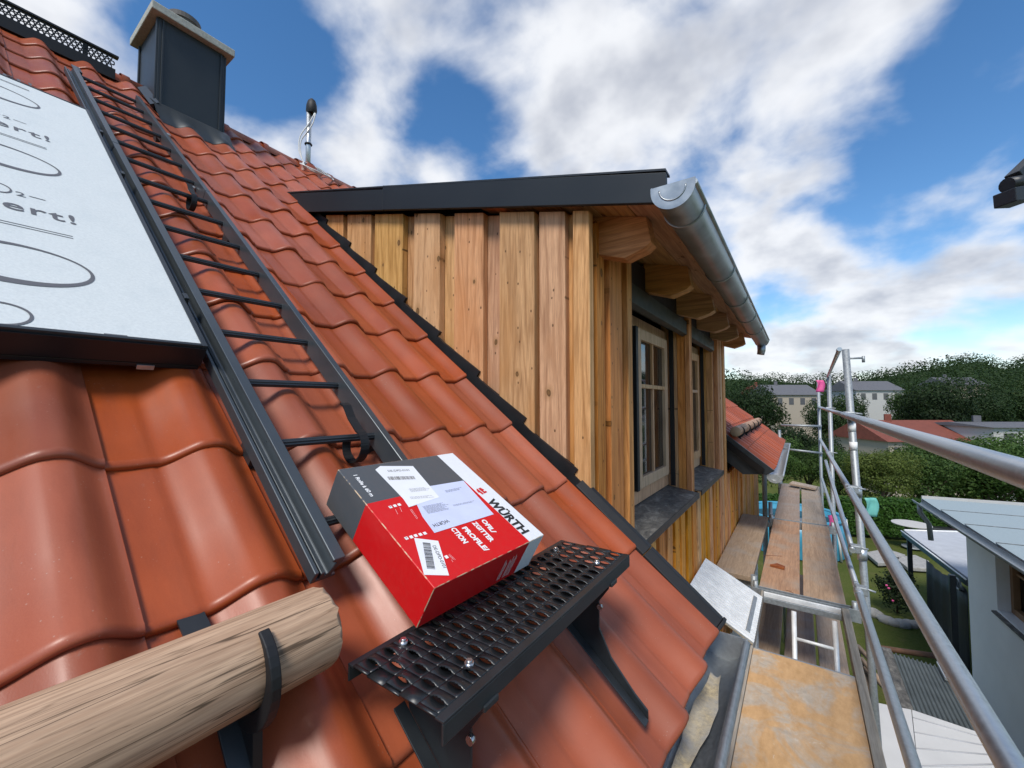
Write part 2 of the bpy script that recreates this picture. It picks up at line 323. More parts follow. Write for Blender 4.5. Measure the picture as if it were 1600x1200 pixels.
# ------------------------------------------------------------------ mesh helpers
WL = {}                                                     # world location of every object (parents carry no rotation)
def V(*a): return Vector(a)
class MB:
    def __init__(s): s.v = []; s.f = []; s.mi = []; s.sm = []
    def add(s, vs, fs, mi=0, smooth=False):
        o = len(s.v); s.v += [Vector(q) for q in vs]; s.f += [tuple(i+o for i in f) for f in fs]; s.mi += [mi]*len(fs); s.sm += [smooth]*len(fs); return s
    def box(s, a, b, T=None, mi=0):
        vs = [V(x, y, z) for z in (a[2], b[2]) for y in (a[1], b[1]) for x in (a[0], b[0])]
        if T: vs = [T(*q) for q in vs]
        return s.add(vs, [(0, 2, 3, 1), (4, 5, 7, 6), (0, 1, 5, 4), (2, 6, 7, 3), (0, 4, 6, 2), (1, 3, 7, 5)], mi)
    def prism(s, poly, off, mi=0):
        n = len(poly); vs = [Vector(p) for p in poly]+[Vector(p)+Vector(off) for p in poly]
        return s.add(vs, [tuple(range(n))[::-1], tuple(range(n, 2*n))]+[(i, (i+1) % n, n+(i+1) % n, n+i) for i in range(n)], mi)
    def tube(s, pts, r, n=10, mi=0, caps=True, closed=False):
        pts = [Vector(p) for p in pts]; rs = r if isinstance(r, (list, tuple)) else [r]*len(pts); vs = []; k = len(pts)
        prev = None
        for i, p in enumerate(pts):
            if closed: t = pts[(i+1) % k]-pts[i-1]
            else: t = (pts[min(i+1, k-1)]-pts[max(i-1, 0)])
            t.normalize()
            if prev is None:
                a = t.cross(V(0, 0, 1)); a = a if a.length > .05 else t.cross(V(1, 0, 0))
            else: a = prev-t*prev.dot(t)
            a.normalize(); prev = a; b = t.cross(a)
            vs += [p+(a*math.cos(6.28318*j/n)+b*math.sin(6.28318*j/n))*rs[i] for j in range(n)]
        fs = [(i*n+j, i*n+(j+1) % n, ((i+1) % k)*n+(j+1) % n, ((i+1) % k)*n+j) for i in range(k if closed else k-1) for j in range(n)]
        s.add(vs, fs, mi, True)
        if caps and not closed:
            s.f += [tuple(range(len(s.v)-k*n, len(s.v)-k*n+n))[::-1], tuple(range(len(s.v)-n, len(s.v)))]; s.mi += [mi]*2; s.sm += [False]*2
        return s
    def grid(s, rows, mi=0, smooth=True, closed=False):
        m = len(rows[0]); vs = [q for r in rows for q in r]
        return s.add(vs, [(i*m+j, i*m+j+1, (i+1)*m+j+1, (i+1)*m+j) for i in range(len(rows)-1) for j in range(m-1)], mi, smooth)
    def mesh(s, name, mats, origin, bevel=0., seg=2):
        me = bpy.data.meshes.new(name); me.from_pydata([tuple(q-origin) for q in s.v], [], s.f)
        for m in mats: me.materials.append(MATS[m])
        me.polygons.foreach_set('material_index', s.mi); me.polygons.foreach_set('use_smooth', s.sm)
        bm = bmesh.new(); bm.from_mesh(me); bmesh.ops.recalc_face_normals(bm, faces=bm.faces)
        if bevel: bmesh.ops.bevel(bm, geom=[e for e in bm.edges if len(e.link_faces) == 2 and e.calc_face_angle(0) > .5], offset=bevel, segments=seg, affect='EDGES', profile=.5)
        bm.to_mesh(me); bm.free(); me.update(); return me
    def build(s, name, mats, parent=None, bevel=0., origin=None, seg=2, rot=None):
        if isinstance(mats, str): mats = [mats]
        if origin is None:
            lo = [min(q[i] for q in s.v) for i in range(3)]; hi = [max(q[i] for q in s.v) for i in range(3)]
            origin = V(*[(a+b)/2 for a, b in zip(lo, hi)])
            if parent is None: origin.z = lo[2]
        return link(name, s.mesh(name, mats, origin, bevel, seg), origin, parent)
def link(name, data, wl, parent=None):
    o = bpy.data.objects.new(name, data); COL.objects.link(o); WL[o] = Vector(wl)
    if parent is not None: o.parent = parent; o.location = WL[o]-WL[parent]
    else: o.location = WL[o]
    return o
def tag(o, label, cat, group=None, kind=None):
    if label: o['label'] = label
    if cat: o['category'] = cat
    if group: o['group'] = group
    if kind: o['kind'] = kind
    return o
def thing(name, loc, label, cat, group=None): return tag(link(name, None, loc), label, cat, group)
def roofT(s, y, h): return RP(s, y, h)
def text_mb(txt, frame, size, depth=.0004, bold=0., align='LEFT', spacing=1.0, shear=0.):
    """flat printed lettering: frame(u, v, w) -> world"""
    cu = bpy.data.curves.new('t', 'FONT'); cu.body = txt; cu.size = size; cu.offset = bold; cu.align_x = align; cu.space_character = spacing; cu.shear = shear; cu.resolution_u = 3
    o = bpy.data.objects.new('t', cu); COL.objects.link(o); dg = bpy.context.evaluated_depsgraph_get(); me = o.evaluated_get(dg).to_mesh()
    mb = MB(); mb.add([frame(q.co.x, q.co.y, depth) for q in me.vertices], [tuple(p.vertices) for p in me.polygons])
    o.evaluated_get(dg).to_mesh_clear(); bpy.data.objects.remove(o); bpy.data.curves.remove(cu); return mb
def smooth(t): t = max(0, min(1, t)); return t*t*(3-2*t)

# ------------------------------------------------------------------ the house we stand on
YC, XW = 1.579, -.714                # cheek plane and front wall plane (camera-relative)
YE = 5.44                            # far end of the dormer
TP, TL = .2345, .352                 # tile cover width and exposure
J0, E0 = .193, -.405                 # one tile joint, one row edge
RIDGE = -4.98
house = thing('house', W(-3, 4, -HC), 'timber clad house with red glazed tile roof, shed dormer and dark chimney', 'house')
def zroof(x, h=0.0): return (-(DCAM-h)-x*math.sin(ROOF))/math.cos(ROOF)       # camera-relative z of the roof plane
FX0, FZ0, FX1, FZ1 = -3.27, 1.460, -.376, .720
FSL = (FZ1-FZ0)/(FX1-FX0)
def zfas(x): return FZ0+FSL*(x-FX0)
# roof body: sheets under the tiles, both slopes
mb = MB()
XR = RP(RIDGE, 0, 0).x; ZR = RP(RIDGE, 0, 0).z
def slab(y0, y1, s0, s1):
    mb.prism([RP(s0, y0, -.004), RP(s1, y0, -.004), RP(s1, y0, -.07), RP(s0, y0, -.07)], (0, y1-y0, 0))
slab(-3, YC+.02, RIDGE, .22); slab(YC+.02, YE+.02, RIDGE, -3.3); slab(YE+.02, 9.9, RIDGE, .22)
mb.prism([V(XR-.002, -3, ZR-.01), V(XR-.05, -3, ZR-.09), V(XR-4.05, -3, ZR-3.35), V(XR-4.05, -3, ZR-3.27)], (0, 12.9, 0))
roof = mb.build('roof', 'dark_void', house)
# roof tile: pan on the left, rounded roll on the right, rolled nose at the lower edge
def tprof(w):
    if w < .36: return .0016*math.cos(w/.36*6.28)*.6
    if w < .72: return .0440*smooth((w-.36)/.36)-.0008
    if w < .79: return .0432+.0012*math.sin((w-.72)/.07*math.pi)
    return .0355*(1-smooth((w-.79)/.245))+.0077
def tile_mesh(name, w0=-.01, w1=1.035, nw=36):
    mb = MB(); rows = []
    ws = [w0+(w1-w0)*i/nw for i in range(nw+1)]
    for s, dh in [(-.055, -.001), (.06, .0022), (.20, .0075), (.335, .0135), (TL-.014, .0150), (TL-.006, .0138), (TL-.001, .0105), (TL+.001, .005), (TL-.001, -.002), (TL-.03, -.004)]:
        rows.append([V(s, w*TP, tprof(w)+dh+.010) for w in ws])
    mb.grid(rows)
    for w in (w0, w1):                # side thickness
        r = [V(q[0], w*TP, q[1]+tprof(w)+.010) for q in [(-.055, -.001), (.335, .0135), (TL-.004, .012)]]
        mb.grid([r, [q-V(0, 0, .016) for q in r]], smooth=False)
    return mb.mesh(name, ['glazed_tile'], V(0, 0, 0))
TILE = tile_mesh('roof_tile'); TILE_CUT = tile_mesh('roof_tile_cut', -.01, .64, 24); TILE_CUT2 = tile_mesh('roof_tile_edge', -.01, .70, 26)
def put_tile(me, j, k):
    wl = RP(E0+TL*(j-1), J0+TP*k, random.uniform(-.0012, .0012))
    o = link('roof_tile', me, wl, roof); o.rotation_euler = (random.gauss(0, .0035), ROOF+random.gauss(0, .0025), random.gauss(0, .002)); return o
CHX0, CHX1, CHY0, CHY1 = -4.40, -3.93, .925, 1.365
def in_chimney(j, k):
    s = E0+TL*(j-.6); y = J0+TP*(k+.5); p = RP(s, y, 0)
    return CHX0 < p.x < CHX1+.06 and CHY0 < y < CHY1
for j in range(-12, 3):
    for k in range(-3, 6):
        put_tile((TILE_CUT2 if j > 0 else TILE_CUT) if k == 5 and j > -8 else TILE, j, k)
for j in range(-12, -6):
    for k in range(6, 15):
        if j >= -7 and k > 6: continue
        put_tile(TILE, j, k)
K0 = int((YE+.08-J0)/TP)+1
for j in range(-3, 3):
    for k in range(K0, K0+18): put_tile(TILE, j, k)
rest = MB()                                                     # tiles of the far slope, out of sight behind the dormer
tv = [v.co.copy() for v in TILE.vertices]; tf = [tuple(p.vertices) for p in TILE.polygons]
rm = Matrix.Rotation(ROOF, 4, 'Y')
for j in range(-12, -3):
    for k in range(K0 if j > -8 else 15, K0+18):
        wl = RP(E0+TL*(j-1), J0+TP*k, 0); rest.add([wl+rm @ q for q in tv], tf, 0, True)
o = rest.build('far_tiles', 'glazed_tile', roof); o['kind'] = 'stuff'
# ridge tiles: half rounds lapped along the ridge
k = 0; y = -3.0
ra = []
for i, (dy, r) in enumerate([(0, .118), (.05, .118), (.055, .108), (.34, .100), (.37, .100)]):
    ra.append([V(math.cos(t)*r*1.05, dy, math.sin(t)*r-.045) for t in [math.pi*q/14 for q in range(15)]])
RT = MB().grid(ra).mesh('ridge_tile', ['glazed_tile'], V(0, 0, 0))
RT.materials[0] = MATS['glazed_tile']
while y < 9.7:
    link('ridge_tile', RT, V(XR, y, ZR-.005), roof).rotation_euler = (random.gauss(0, .01), 0, random.gauss(0, .006))
    y += .345
# ---- chimney: seamed sheet metal shaft, concrete cover, dark pot
ZT = PX(352, 88, CHX1).z
sh = MB().box((CHX0, CHY0, ZR-1.4), (CHX1, CHY1, ZT)); chim = sh.build('chimney', 'anthracite_sheet', house, .004)
for (x, y_) in [(CHX1, CHY0), (CHX1, CHY1), (CHX0, CHY0)]:
    MB().box((x-.024 if x == CHX1 else x, y_ if y_ == CHY1 else y_-.012, ZR-1.3), (x if x == CHX1 else x+.024, y_+.012 if y_ == CHY1 else y_, ZT-.01)).build('standing_seam', 'anthracite_sheet', chim, .002)
    if x == CHX1: MB().box((x, y_+(.022 if y_ == CHY0 else -.034), ZR-1.3), (x+.011, y_+(.034 if y_ == CHY0 else -.022), ZT-.01)).build('standing_seam', 'anthracite_sheet', chim, .002)
ov = .055
MB().box((CHX0-ov, CHY0-ov, ZT), (CHX1+ov, CHY1+ov, ZT+.062)).build('cover_slab', 'concrete_cap', chim, .006)
pts = [(0.135, 0), (.135, .10), (.128, .10), (.12, .13)]
cx, cy = (CHX0+CHX1)/2-.0, (CHY0+CHY1)/2+.0
pr = [[V(cx+r*math.cos(a), cy+r*math.sin(a), ZT+.062+h) for a in [6.28318*i/28 for i in range(29)]] for r, h in [(.105, 0), (.105, .16), (.115, .16), (.115, .20), (.09, .20), (.09, .02)]]
MB().grid(pr, smooth=False).build('pot', 'chimney_pot', chim)
# lead-like apron dressed over the tiles below and beside the shaft
sa0 = (RP(0, 0, 0)-CAMP).dot(DNS)
s_face = (CHX1+(DCAM)*math.sin(ROOF))/math.cos(ROOF)           # s where the shaft meets the roof plane
ap = []
for s_, h_ in [(s_face-.10, .075), (s_face+.03, .082), (s_face+.14, .066), (s_face+.27, .058), (s_face+.285, .040)]:
    row = []
    for i in range(41):
        y_ = CHY0-.03+(CHY1-CHY0+.055)*i/40; w = ((y_-J0)/TP) % 1.0
        f = smooth((s_-s_face-.06)/.16); row.append(RP(s_, y_, h_*(1-f)+f*(tprof(w)+.029 if h_ > .05 else tprof(w)+.018)))
    ap.append(row)
MB().grid(ap).build('apron_flashing', 'anthracite_sheet', chim)
MB().prism([RP(s_face-.42, CHY0-.045, .052), RP(s_face+.04, CHY0-.045, .052), RP(s_face+.04, CHY0, .09), RP(s_face-.42, CHY0, .09)], NRM*.004).build('side_flashing', 'anthracite_sheet', chim)
# ---- dormer: unseen dark core added against light leaks, cheek boards, front boards
CB = .066
core = MB()
xs = [-3.05, XW-.30]
core.prism([W(-3.12, YC+CB, zroof(-3.12)-.2), W(XW-.30, YC+CB, zroof(XW-.3)-.2), W(XW-.30, YC+CB, zfas(XW-.3)+.02), W(-3.12, YC+CB, zfas(-3.12)+.02)], (0, YE-.05-YC-CB, 0))
core.box(W(XW-.5, YC+CB, -HC+.05), W(XW-.30, 9.75, -.80))
cheek = core.build('dormer_light_block', 'dark_void', house)
cheekb = []
px = [(478, 501), (512, 539), (545, 582), (588, 632), (650, 690), (712, 757), (783, 837), (844, 884), (897, 920)]
spans = [(PY(a, 345, YC).x, PY(b, 345, YC).x) for a, b in px]; spans[-1] = (spans[-1][0], XW+.012)
def cheek_board(x0, x1, y0, y1, mat, dz=0.):
    zb = .035
    mb = MB().prism([W(x0, y0, zroof(x0)+zb), W(x1, y0, zroof(x1)+zb), W(x1, y0, zfas(x1)-.004+dz), W(x0, y0, zfas(x0)-.004+dz)], (0, y1-y0, 0))
    return mb.build('cladding_board', mat, cheek, .0025, seg=1)
prev = -3.0
for i, (a, b) in enumerate(spans):
    cheek_board(a, b, YC-.012+random.uniform(-.003, .003), YC+.029, 'larch_cheek')
    cheek_board(prev-.012, a+.012, YC+.0305, YC+.0630, 'larch_cheek' if i != 7 else 'larch_shaded'); prev = b
# bottom ends: stepped black flashing standing against the cheek
st = []; sA, sB = -3.15, -.36; top = []
sv = sA
while sv < sB:
    e = min(sv+TL, sB); top += [(sv, .075), (e-.05, .105), (e-.05, .075)]; sv = e
poly = [RP(s_, YC-.022, h_) for s_, h_ in [(sA, .009), (sB, .009), (sB, .075)]+top[::-1]]
fl = MB().prism(poly, (0, .017, 0)).build('step_flashing', 'rubber_black', house)
MB().prism([RP(sA, YC-.085, .004), RP(sB, YC-.085, .004), RP(sB, YC-.085, .008), RP(sA, YC-.085, .008)], (0, .062, 0)).build('channel_sheet', 'rubber_black', house)
# edge trim along the roof end below the cheek
eb = MB()
for s0_, s1_ in ((-.37, -.02), (-.018, .285)):
    eb.prism([RP(s0_, YC-.045, .01), RP(s0_, YC-.045, .062), RP(s0_, YC-.012, .085), RP(s0_, YC+.012, .085), RP(s0_, YC+.012, -.07)], DNS*(s1_-s0_))
eb.build('edge_trim', 'rubber_black', house, .002)
fcap = MB().prism([RP(.286, YC-.047, .005), RP(.286, YC-.047, .064), RP(.286, YC-.012, .088), RP(.286, YC+.016, .088), RP(.286, YC+.016, -.08)], DNS*.012).build('trim_end_cap', 'rubber_black', house, .003)
# front wall
O1 = (2.13, 3.50); O2 = (3.60, PX(1120, 650, XW).y)
ZS = -.70; ZH = .60; ZSOF = zfas(XW)
ins = MB()
for a, b, z0, z1 in [(YC+CB, O1[0]-.02, -2.0, ZSOF), (O1[1]+.02, O2[0]-.02, -.9, ZSOF), (O2[1]+.02, YE-.02, -2.0, ZSOF), (O1[0]-.02, O2[1]+.02, -2.0, ZS-.03), (O1[0]-.02, O2[1]+.02, ZH+.08, ZSOF)]:
    ins.box(W(XW-.299, a, z0), W(XW-.055, b, z1))
front = ins.build('front_wall', 'dark_void', house)
def fboard(y0, y1, z0, z1, proud, mat, parent=front):
    x0, x1 = (XW-.0335, XW+.002+random.uniform(-.003, .003)) if proud else (XW-.053, XW-.035)
    return MB().box(W(x0, y0, z0), W(x1, y1, z1)).build('cladding_board', mat, parent, .0025, seg=1)
ZB = -2.7
def yp(p, y=600): return PX(p, y, XW).y
segs = [(920, 934, 0), (934, 946, 1), (946, 954, 0), (954, 973, 1), (973, 981, 0), (981, 988, 1)]
for a, b, pr in segs:
    ya, yb = yp(a), yp(b)
    if a == 920: ya = YC+.046
    if pr: fboard(ya, yb, ZB, ZSOF-.003, 1, 'larch_front')
    else: fboard(ya-.012, yb+.012, ZB, ZSOF-.003, 0, 'larch_shaded')
yb0 = yp(988)
# below the sills, and the wall that runs on under the far eaves
y = yb0; i = 0
while y < 9.6:
    w = .125+random.uniform(-.012, .012); g_ = .065+random.uniform(-.01, .01)
    zt = ZS-.045 if y < O2[1] else (ZSOF-.003 if y+g_+w < YE else -.86)
    if y+g_+w > YE and y < YE: y = YE+.0; 
    if y+g_ > O2[1]-.1 and y < O2[1]: y = max(y, O2[1]-g_+.002); zt = ZSOF-.003
    fboard(y-.012, y+g_+.012, ZB, zt, 0, 'larch_shaded'); fboard(y+g_, y+g_+w, ZB, zt, 1, 'larch_front'); y += g_+w
for a, b in ((O1[1]-.002, O1[1]+.045), (O2[0]-.045, O2[0]+.002)): fboard(a, b, ZS-.045, ZSOF-.003, 1, 'larch_front')
MB().box(W(XW-.30, YE-.03, -.95), W(XW+.0, YE-.008, ZSOF)).build('corner_board', 'larch_front', front, .003)
# ---- windows, set back in lined openings
XF = -.915
def window(o, nm_label):
    y0, y1 = o
    w = link('window', None, W(XF, (y0+y1)/2, ZS), house)
    w['label'] = nm_label
    zt = ZH-.03
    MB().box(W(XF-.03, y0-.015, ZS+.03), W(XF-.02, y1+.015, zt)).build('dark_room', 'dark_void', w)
    fr = MB()
    for a, b, c, d in [(y0+.0, y0+.07, ZS+.03, zt), (y1-.07, y1, ZS+.03, zt), (y0+.072, y1-.072, ZS+.03, ZS+.12), (y0+.072, y1-.072, zt-.07, zt)]: fr.box(W(XF-.018, a, c), W(XF+.03, b, d))
    fr.build('frame', 'window_wood', w, .004)
    ym = y0+(y1-y0)*.40
    MB().box(W(XF-.012, y0+.075, ZS+.125), W(XF+.02, ym-.006, zt-.075)).build('dark_pane', 'window_glass', w)
    MB().box(W(XF+.021, ym-.05, ZS+.125), W(XF+.06, ym-.006, zt-.075)).build('screen_post', 'rubber_black', w, .003)
    for a, b in ((ym+.004, y1-.075),):
        z0, z1 = ZS+.125, zt-.075; t = .075; fs = MB()
        for q in [(a, a+t, z0, z1), (b-t, b, z0, z1), (a+t+.001, b-t-.001, z0, z0+t), (a+t+.001, b-t-.001, z1-t, z1)]: fs.box(W(XF-.012, q[0], q[2]), W(XF+.052, q[1], q[3]))
        fs.build('sash', 'window_wood', w, .005)
        zc = z1-t-(z1-z0-2*t)*.34; yc_ = (a+b)/2
        MB().box(W(XF+.01, a+t-.004, zc-.014), W(XF+.046, b-t+.004, zc+.014)).build('muntin', 'window_wood', w, .003)
        for q in ((z0+t-.004, zc-.0145), (zc+.0145, z1-t+.004)): MB().box(W(XF+.01, yc_-.013, q[0]), W(XF+.044, yc_+.013, q[1])).build('muntin', 'window_wood', w, .003)
        for ya, yb_ in ((a+t-.003, yc_-.0135), (yc_+.0135, b-t+.003)):
            for q in ((z0+t-.003, zc-.0147), (zc+.0147, z1-t+.003)): MB().box(W(XF+.022, ya, q[0]), W(XF+.027, yb_, q[1])).build('pane', 'window_glass', w)
        for q in ((a+t+.02, .09), (b-t-.10, .08)):      # curtains inside
            rows = [[W(XF-.013+.004*math.sin(i*1.9), q[0]+q[1]*i/14, z) for i in range(15)] for z in (z0+t, z1-t)]
            MB().grid(rows).build('curtain', 'far_beige', w)
    for y_ in (y0+.012, y1-.035): MB().box(W(XF+.054, y_, ZS+.03), W(XF+.085, y_+.022, ZH)).build('shutter_guide', 'rubber_black', w)
    # lining boards of the opening
    for ya, yb_ in ((y0-.018, y0), (y1, y1+.018)):
        MB().box(W(XF-.018, ya, ZS), W(XF+.105, yb_, ZH+.06)).build('jamb_board', 'larch_front', w, .002)
        MB().box(W(XF+.107, ya, ZS), W(XW-.036, yb_, ZH+.06)).build('jamb_board', 'larch_front', w, .002)
    sb = MB().box(W(XF+.06, y0+.001, ZH-.02), W(XW-.05, y1-.001, ZH+.10)); sb.build('shutter_box', 'rubber_black', w, .003)
    MB().prism([W(XW-.048, y0+.001, ZH-.075), W(XW-.012, y0+.001, ZH-.060), W(XW-.012, y0+.001, ZH+.045), W(XW-.048, y0+.001, ZH+.045)], (0, y1-y0-.002, 0)).build('shutter_cover', 'shutter_green', w, .003)
    MB().box(W(XW-.05, y0, ZH+.046), W(XW-.03, y1, ZSOF-.004)).build('lintel_sheet', 'rubber_black', w)
    s = MB().prism([W(XF-.01, y0-.004, ZS+.028), W(XW+.055, y0-.004, ZS-.012), W(XW+.055, y0-.004, ZS-.022), W(XF-.01, y0-.004, ZS+.01)], (0, y1-y0+.006, 0)).build('window_sill', 'sill_sheet', w, .001)
    MB().box(W(XW+.051, y0-.006, ZS-.050), W(XW+.058, y1+.003, ZS-.008)).build('sill_drip_edge', 'black_metal', w, .002)
    return w
window(O1, 'nearer dormer window with oak frame and four-pane sashes')
window(O2, 'farther dormer window with oak frame and dark sill')
# ---- dormer roof: rafters, soffit boards, fascia, gutter
drf = MB()
YV = 1.515
XE = -.40
def zu(x): return zfas(x)+.022
drf.prism([W(-3.35, YV+.02, zu(-3.35)+.02), W(XE, YV+.02, zu(XE)+.02), W(XE, YV+.02, zu(XE)+.095), W(-3.35, YV+.02, zu(-3.35)+.095)], (0, YE+.25-YV-.02, 0))
droof = drf.build('dormer_roof', 'anthracite_sheet', house)
nx = 6
for i in range(nx):
    a = -1.30+(XE+.005+1.30)*i/nx; b = -1.30+(XE+.005+1.30)*(i+1)/nx-.003
    MB().prism([W(a, YV+.021, zu(a)), W(b, YV+.021, zu(b)), W(b, YV+.021, zu(b)+.018), W(a, YV+.021, zu(a)+.018)], (0, YE+.22-YV, 0)).build('soffit_board', 'soffit_wood', droof, .002, seg=1)
for yr in (1.70, 2.47, 3.24, 3.98, 4.66, 5.30):
    xa = XW-.04
    MB().prism([W(xa, yr, zu(xa)-.001), W(-.505, yr, zu(-.505)-.001), W(-.485, yr, zu(-.505)-.115), W(-.515, yr, zu(-.505)-.135), W(-.60, yr, zu(-.60)-.185), W(xa, yr, zu(xa)-.172)], (0, .085, 0)).build('rafter', 'rafter_wood', droof, .003)
def fas(x0, x1, lab=None, dy=0.):
    zz = .012
    return MB().prism([W(x0, YV+dy, zfas(x0)), W(x1, YV+dy, zfas(x1)), W(x1, YV+dy, zfas(x1)+.112+zz*(x1 < -1)), W(x0, YV+dy, zfas(x0)+.135+zz)], (0, .018-dy, 0)).build('fascia', 'fascia_sheet', droof, .002)
xs_ = PY(598, 300, YV).x
fas(FX0, xs_-.002); fas(xs_+.002, FX1, dy=-.003)
MB().box(W(FX0-.03, YV-.10, FZ0-.0), W(FX0+.004, YV-.004, FZ0+.14)).build('fascia_return', 'fascia_sheet', droof, .002)
MB().prism([W(FX0, YV-.004, zfas(FX0)+.150), W(FX1, YV-.004, zfas(FX1)+.118), W(FX1, YV-.004, zfas(FX1)+.126), W(FX0, YV-.004, zfas(FX0)+.158)], (0, .06, 0)).build('verge_cap', 'black_metal', droof)
def gutter(name, y0, y1, cx, cz, r, par, dz=0., cap0=True, cap1=True, mat='zinc', rings=(), bead=.010):
    g = MB(); rows = []
    for ro in (r, r-.0025):
        for y_ in (y0, y1) if ro == r else (y1, y0):
            rows.append([W(cx+ro*math.cos(t), y_, cz+ro*math.sin(t)+(dz if y_ == y1 else 0)) for t in [math.pi+math.pi*i/20 for i in range(21)]])
    rows.append(rows[0]); g.grid(rows)
    o = g.build(name, mat, par)
    MB().tube([W(cx+r, y0, cz+.002), W(cx+r, y1, cz+.002+dz)], bead, 10).build('rolled_bead', mat, o)
    MB().box(W(cx-r-.002, y0, cz-.002), W(cx-r+.0015, y1, cz+.02)).build('rear_flange', mat, o)
    for y_, on, sg in ((y0, cap0, -1), (y1, cap1, 1)):
        if on:
            dd = dz if y_ == y1 else 0
            poly = [W(cx+(r+.003)*math.cos(t), y_, cz+dd+(r+.003)*math.sin(t)) for t in [math.pi+math.pi*i/20 for i in range(21)]]+[W(cx+r+.003, y_, cz+dd+.016), W(cx-r-.003, y_, cz+dd+.016)]
            c = MB().prism(poly, (0, .004*sg, 0)).build('end_cap', mat, o)
            MB().tube([W(cx+r*.62*math.cos(t), y_+.004*sg, cz+dd+r*.62*math.sin(t)) for t in [math.pi+math.pi*i/16 for i in range(17)]], .003, 6).build('pressed_rib', mat, o)
    for y_ in rings:
        MB().tube([W(cx+(r+.002)*math.cos(t), y_, cz+(r+.002)*math.sin(t)+dz*(y_-y0)/(y1-y0)) for t in [math.pi+math.pi*i/20 for i in range(21)]], .0045, 6).build('gutter_bracket', mat, o)
    return o
GX, GZ, GR = -.345, .748, .072
gy1 = 5.62
gutter('gutter', 1.475, gy1, GX, GZ, GR, house, dz=-.03, rings=[PX(*q, GX).y for q in ((1070, 372), (1125, 440), (1150, 484), (1166, 509), (1178, 525))])
MB().tube([W(GX, gy1-.06, GZ-.09), W(GX, gy1-.06, GZ-.15), W(GX-.01, gy1-.06, GZ-.20)], [.045, .042, .038], 14).build('outlet', 'zinc', house)
eg = gutter('eave_gutter', -2.0, 1.655, -.247, -.835, .078, house, mat='galvanised', bead=.012)
rows = []
for i in range(61):
    y_ = -1.9+3.42*i/60; hw = .020+.009*math.sin(i*.7)+.006*random.random()
    rows.append([W(-.247+hw*t-.008+.01*math.sin(i*.35), y_, -.906+.012*(1-t*t)*(.6+.4*math.sin(i*.9+t))+.004*random.random()+.014*t*t) for t in (-1, -.6, -.3, 0, .3, .6, 1)])
MB().grid(rows).build('silt', 'gutter_silt', eg)
gutter('eave_gutter', 5.52, 9.9, -.247, -.835, .078, house, mat='galvanised', rings=[7, 8.5])
MB().tube([W(-.45, 9.6, -.93), W(-.60, 9.6, -1.15), W(-.62, 9.55, -4.4)], .042, 12).build('downpipe', 'galvanised_dull', house)
# far part of the roof: barge boards beside the dormer end
MB().prism([RP(-2.6, YE+.05, .045), RP(.30, YE+.05, .045), RP(.27, YE+.05, -.055), RP(-2.6, YE+.05, -.055)], (0, .03, 0)).build('barge_board', 'black_metal', house, .003)
MB().prism([RP(-2.6, YE+.07, -.057), RP(.255, YE+.07, -.057), RP(.10, YE+.07, -.21), RP(-2.6, YE+.07, -.21)], (0, .03, 0)).build('barge_board', 'black_metal', house, .003)
MB().prism([RP(-2.6, YE+.10, -.074), RP(.245, YE+.10, -.074), RP(.10, YE+.10, -.21), RP(-2.6, YE+.10, -.21)], (0, 4.3, 0)).build('eave_box', 'larch_shaded', house)
# rest of the body of the house below the roof
hb = MB().prism([W(XW-.32, -3, -HC+.02), W(XW-.32, -3, zroof(XW-.32)-.12), V(XR, -3, ZR-.12)-V(0, 0, 0), V(XR-3.6, -3, ZR-3.1), V(XR-3.6, -3, .02)], (0, 12.7, 0)).build('body', 'white_plaster', house)
MB().box(W(XW-.318, -3, -HC+.02), W(XW-.02, YC+.0, -1.05)).build('lower_wall', 'white_plaster', house)
MB().box(W(XW-.3, YC+.05, -HC+.02), W(XW-.05, 9.7, -2.72)).build('lower_wall', 'white_plaster', house)
# ------------------------------------------------------------------ things on the roof
# ---- solar panel in its printed film
HP = .13
(sb_, yb_), (st_, _) = on_roof(326, 541, HP), on_roof(133, 169, HP)
PS0, PS1, PY0, PY1 = st_, sb_, -.62, .412
panel = thing('solar_panel', RP(PS1, (PY0+PY1)/2, 0), 'framed panel under white printed protective film at the left edge of the roof', 'solar panel')
MB().box((PS0+.012, PY0+.012, HP-.012), (PS1-.012, PY1-.012, HP-.003), roofT).build('film', 'protective_film', panel)
fr = MB()
for a, b, mi in [((PS0, PY1-.012, HP-.042), (PS1, PY1, HP), 0), ((PS0, PY0, HP-.042), (PS1, PY0+.012, HP), 0), ((PS1-.011, PY0+.0125, HP-.042), (PS1-.001, PY1-.0125, HP), 1), ((PS0+.001, PY0+.0125, HP-.042), (PS0+.011, PY1-.0125, HP), 1)]: fr.box(a, b, roofT)
fr.build('frame', 'dark_aluminium', panel, .0012)
MB().box((PS1+.0005, PY0+.01, HP-.060), (PS1+.004, PY1-.004, HP-.008), roofT).build('edge_strip', 'panel_black', panel)
MB().box((PS1-.030, PY0+.01, HP-.074), (PS1+.003, PY1-.006, HP-.062), roofT).build('mounting_rail', 'panel_black', panel, .002)
s_, y_ = on_roof(237, 575, .085); MB().box((PS1+.0045, y_-.016, HP-.078), (PS1+.0075, y_+.016, HP-.066), roofT).build('label_plate', 'galvanised', panel)
for s_ in (PS0+.32, PS1-.25, PS1-1.2): MB().box((s_-.015, PY1+.0005, HP-.03), (s_+.015, PY1+.012, HP+.004), roofT).build('clamp', 'dark_aluminium', panel, .002)
for s_ in (PS0+.3, PS1-.3):
    for y_ in (PY0+.2, PY1-.12): MB().box((s_-.02, y_-.02, .0), (s_+.02, y_+.02, HP-.044), roofT).build('roof_anchor', 'dark_aluminium', panel)
def pframe(s0, y0): return lambda u, v, w: RP(s0-v, y0+u, HP-.0022+w)       # lettering reads across the slope
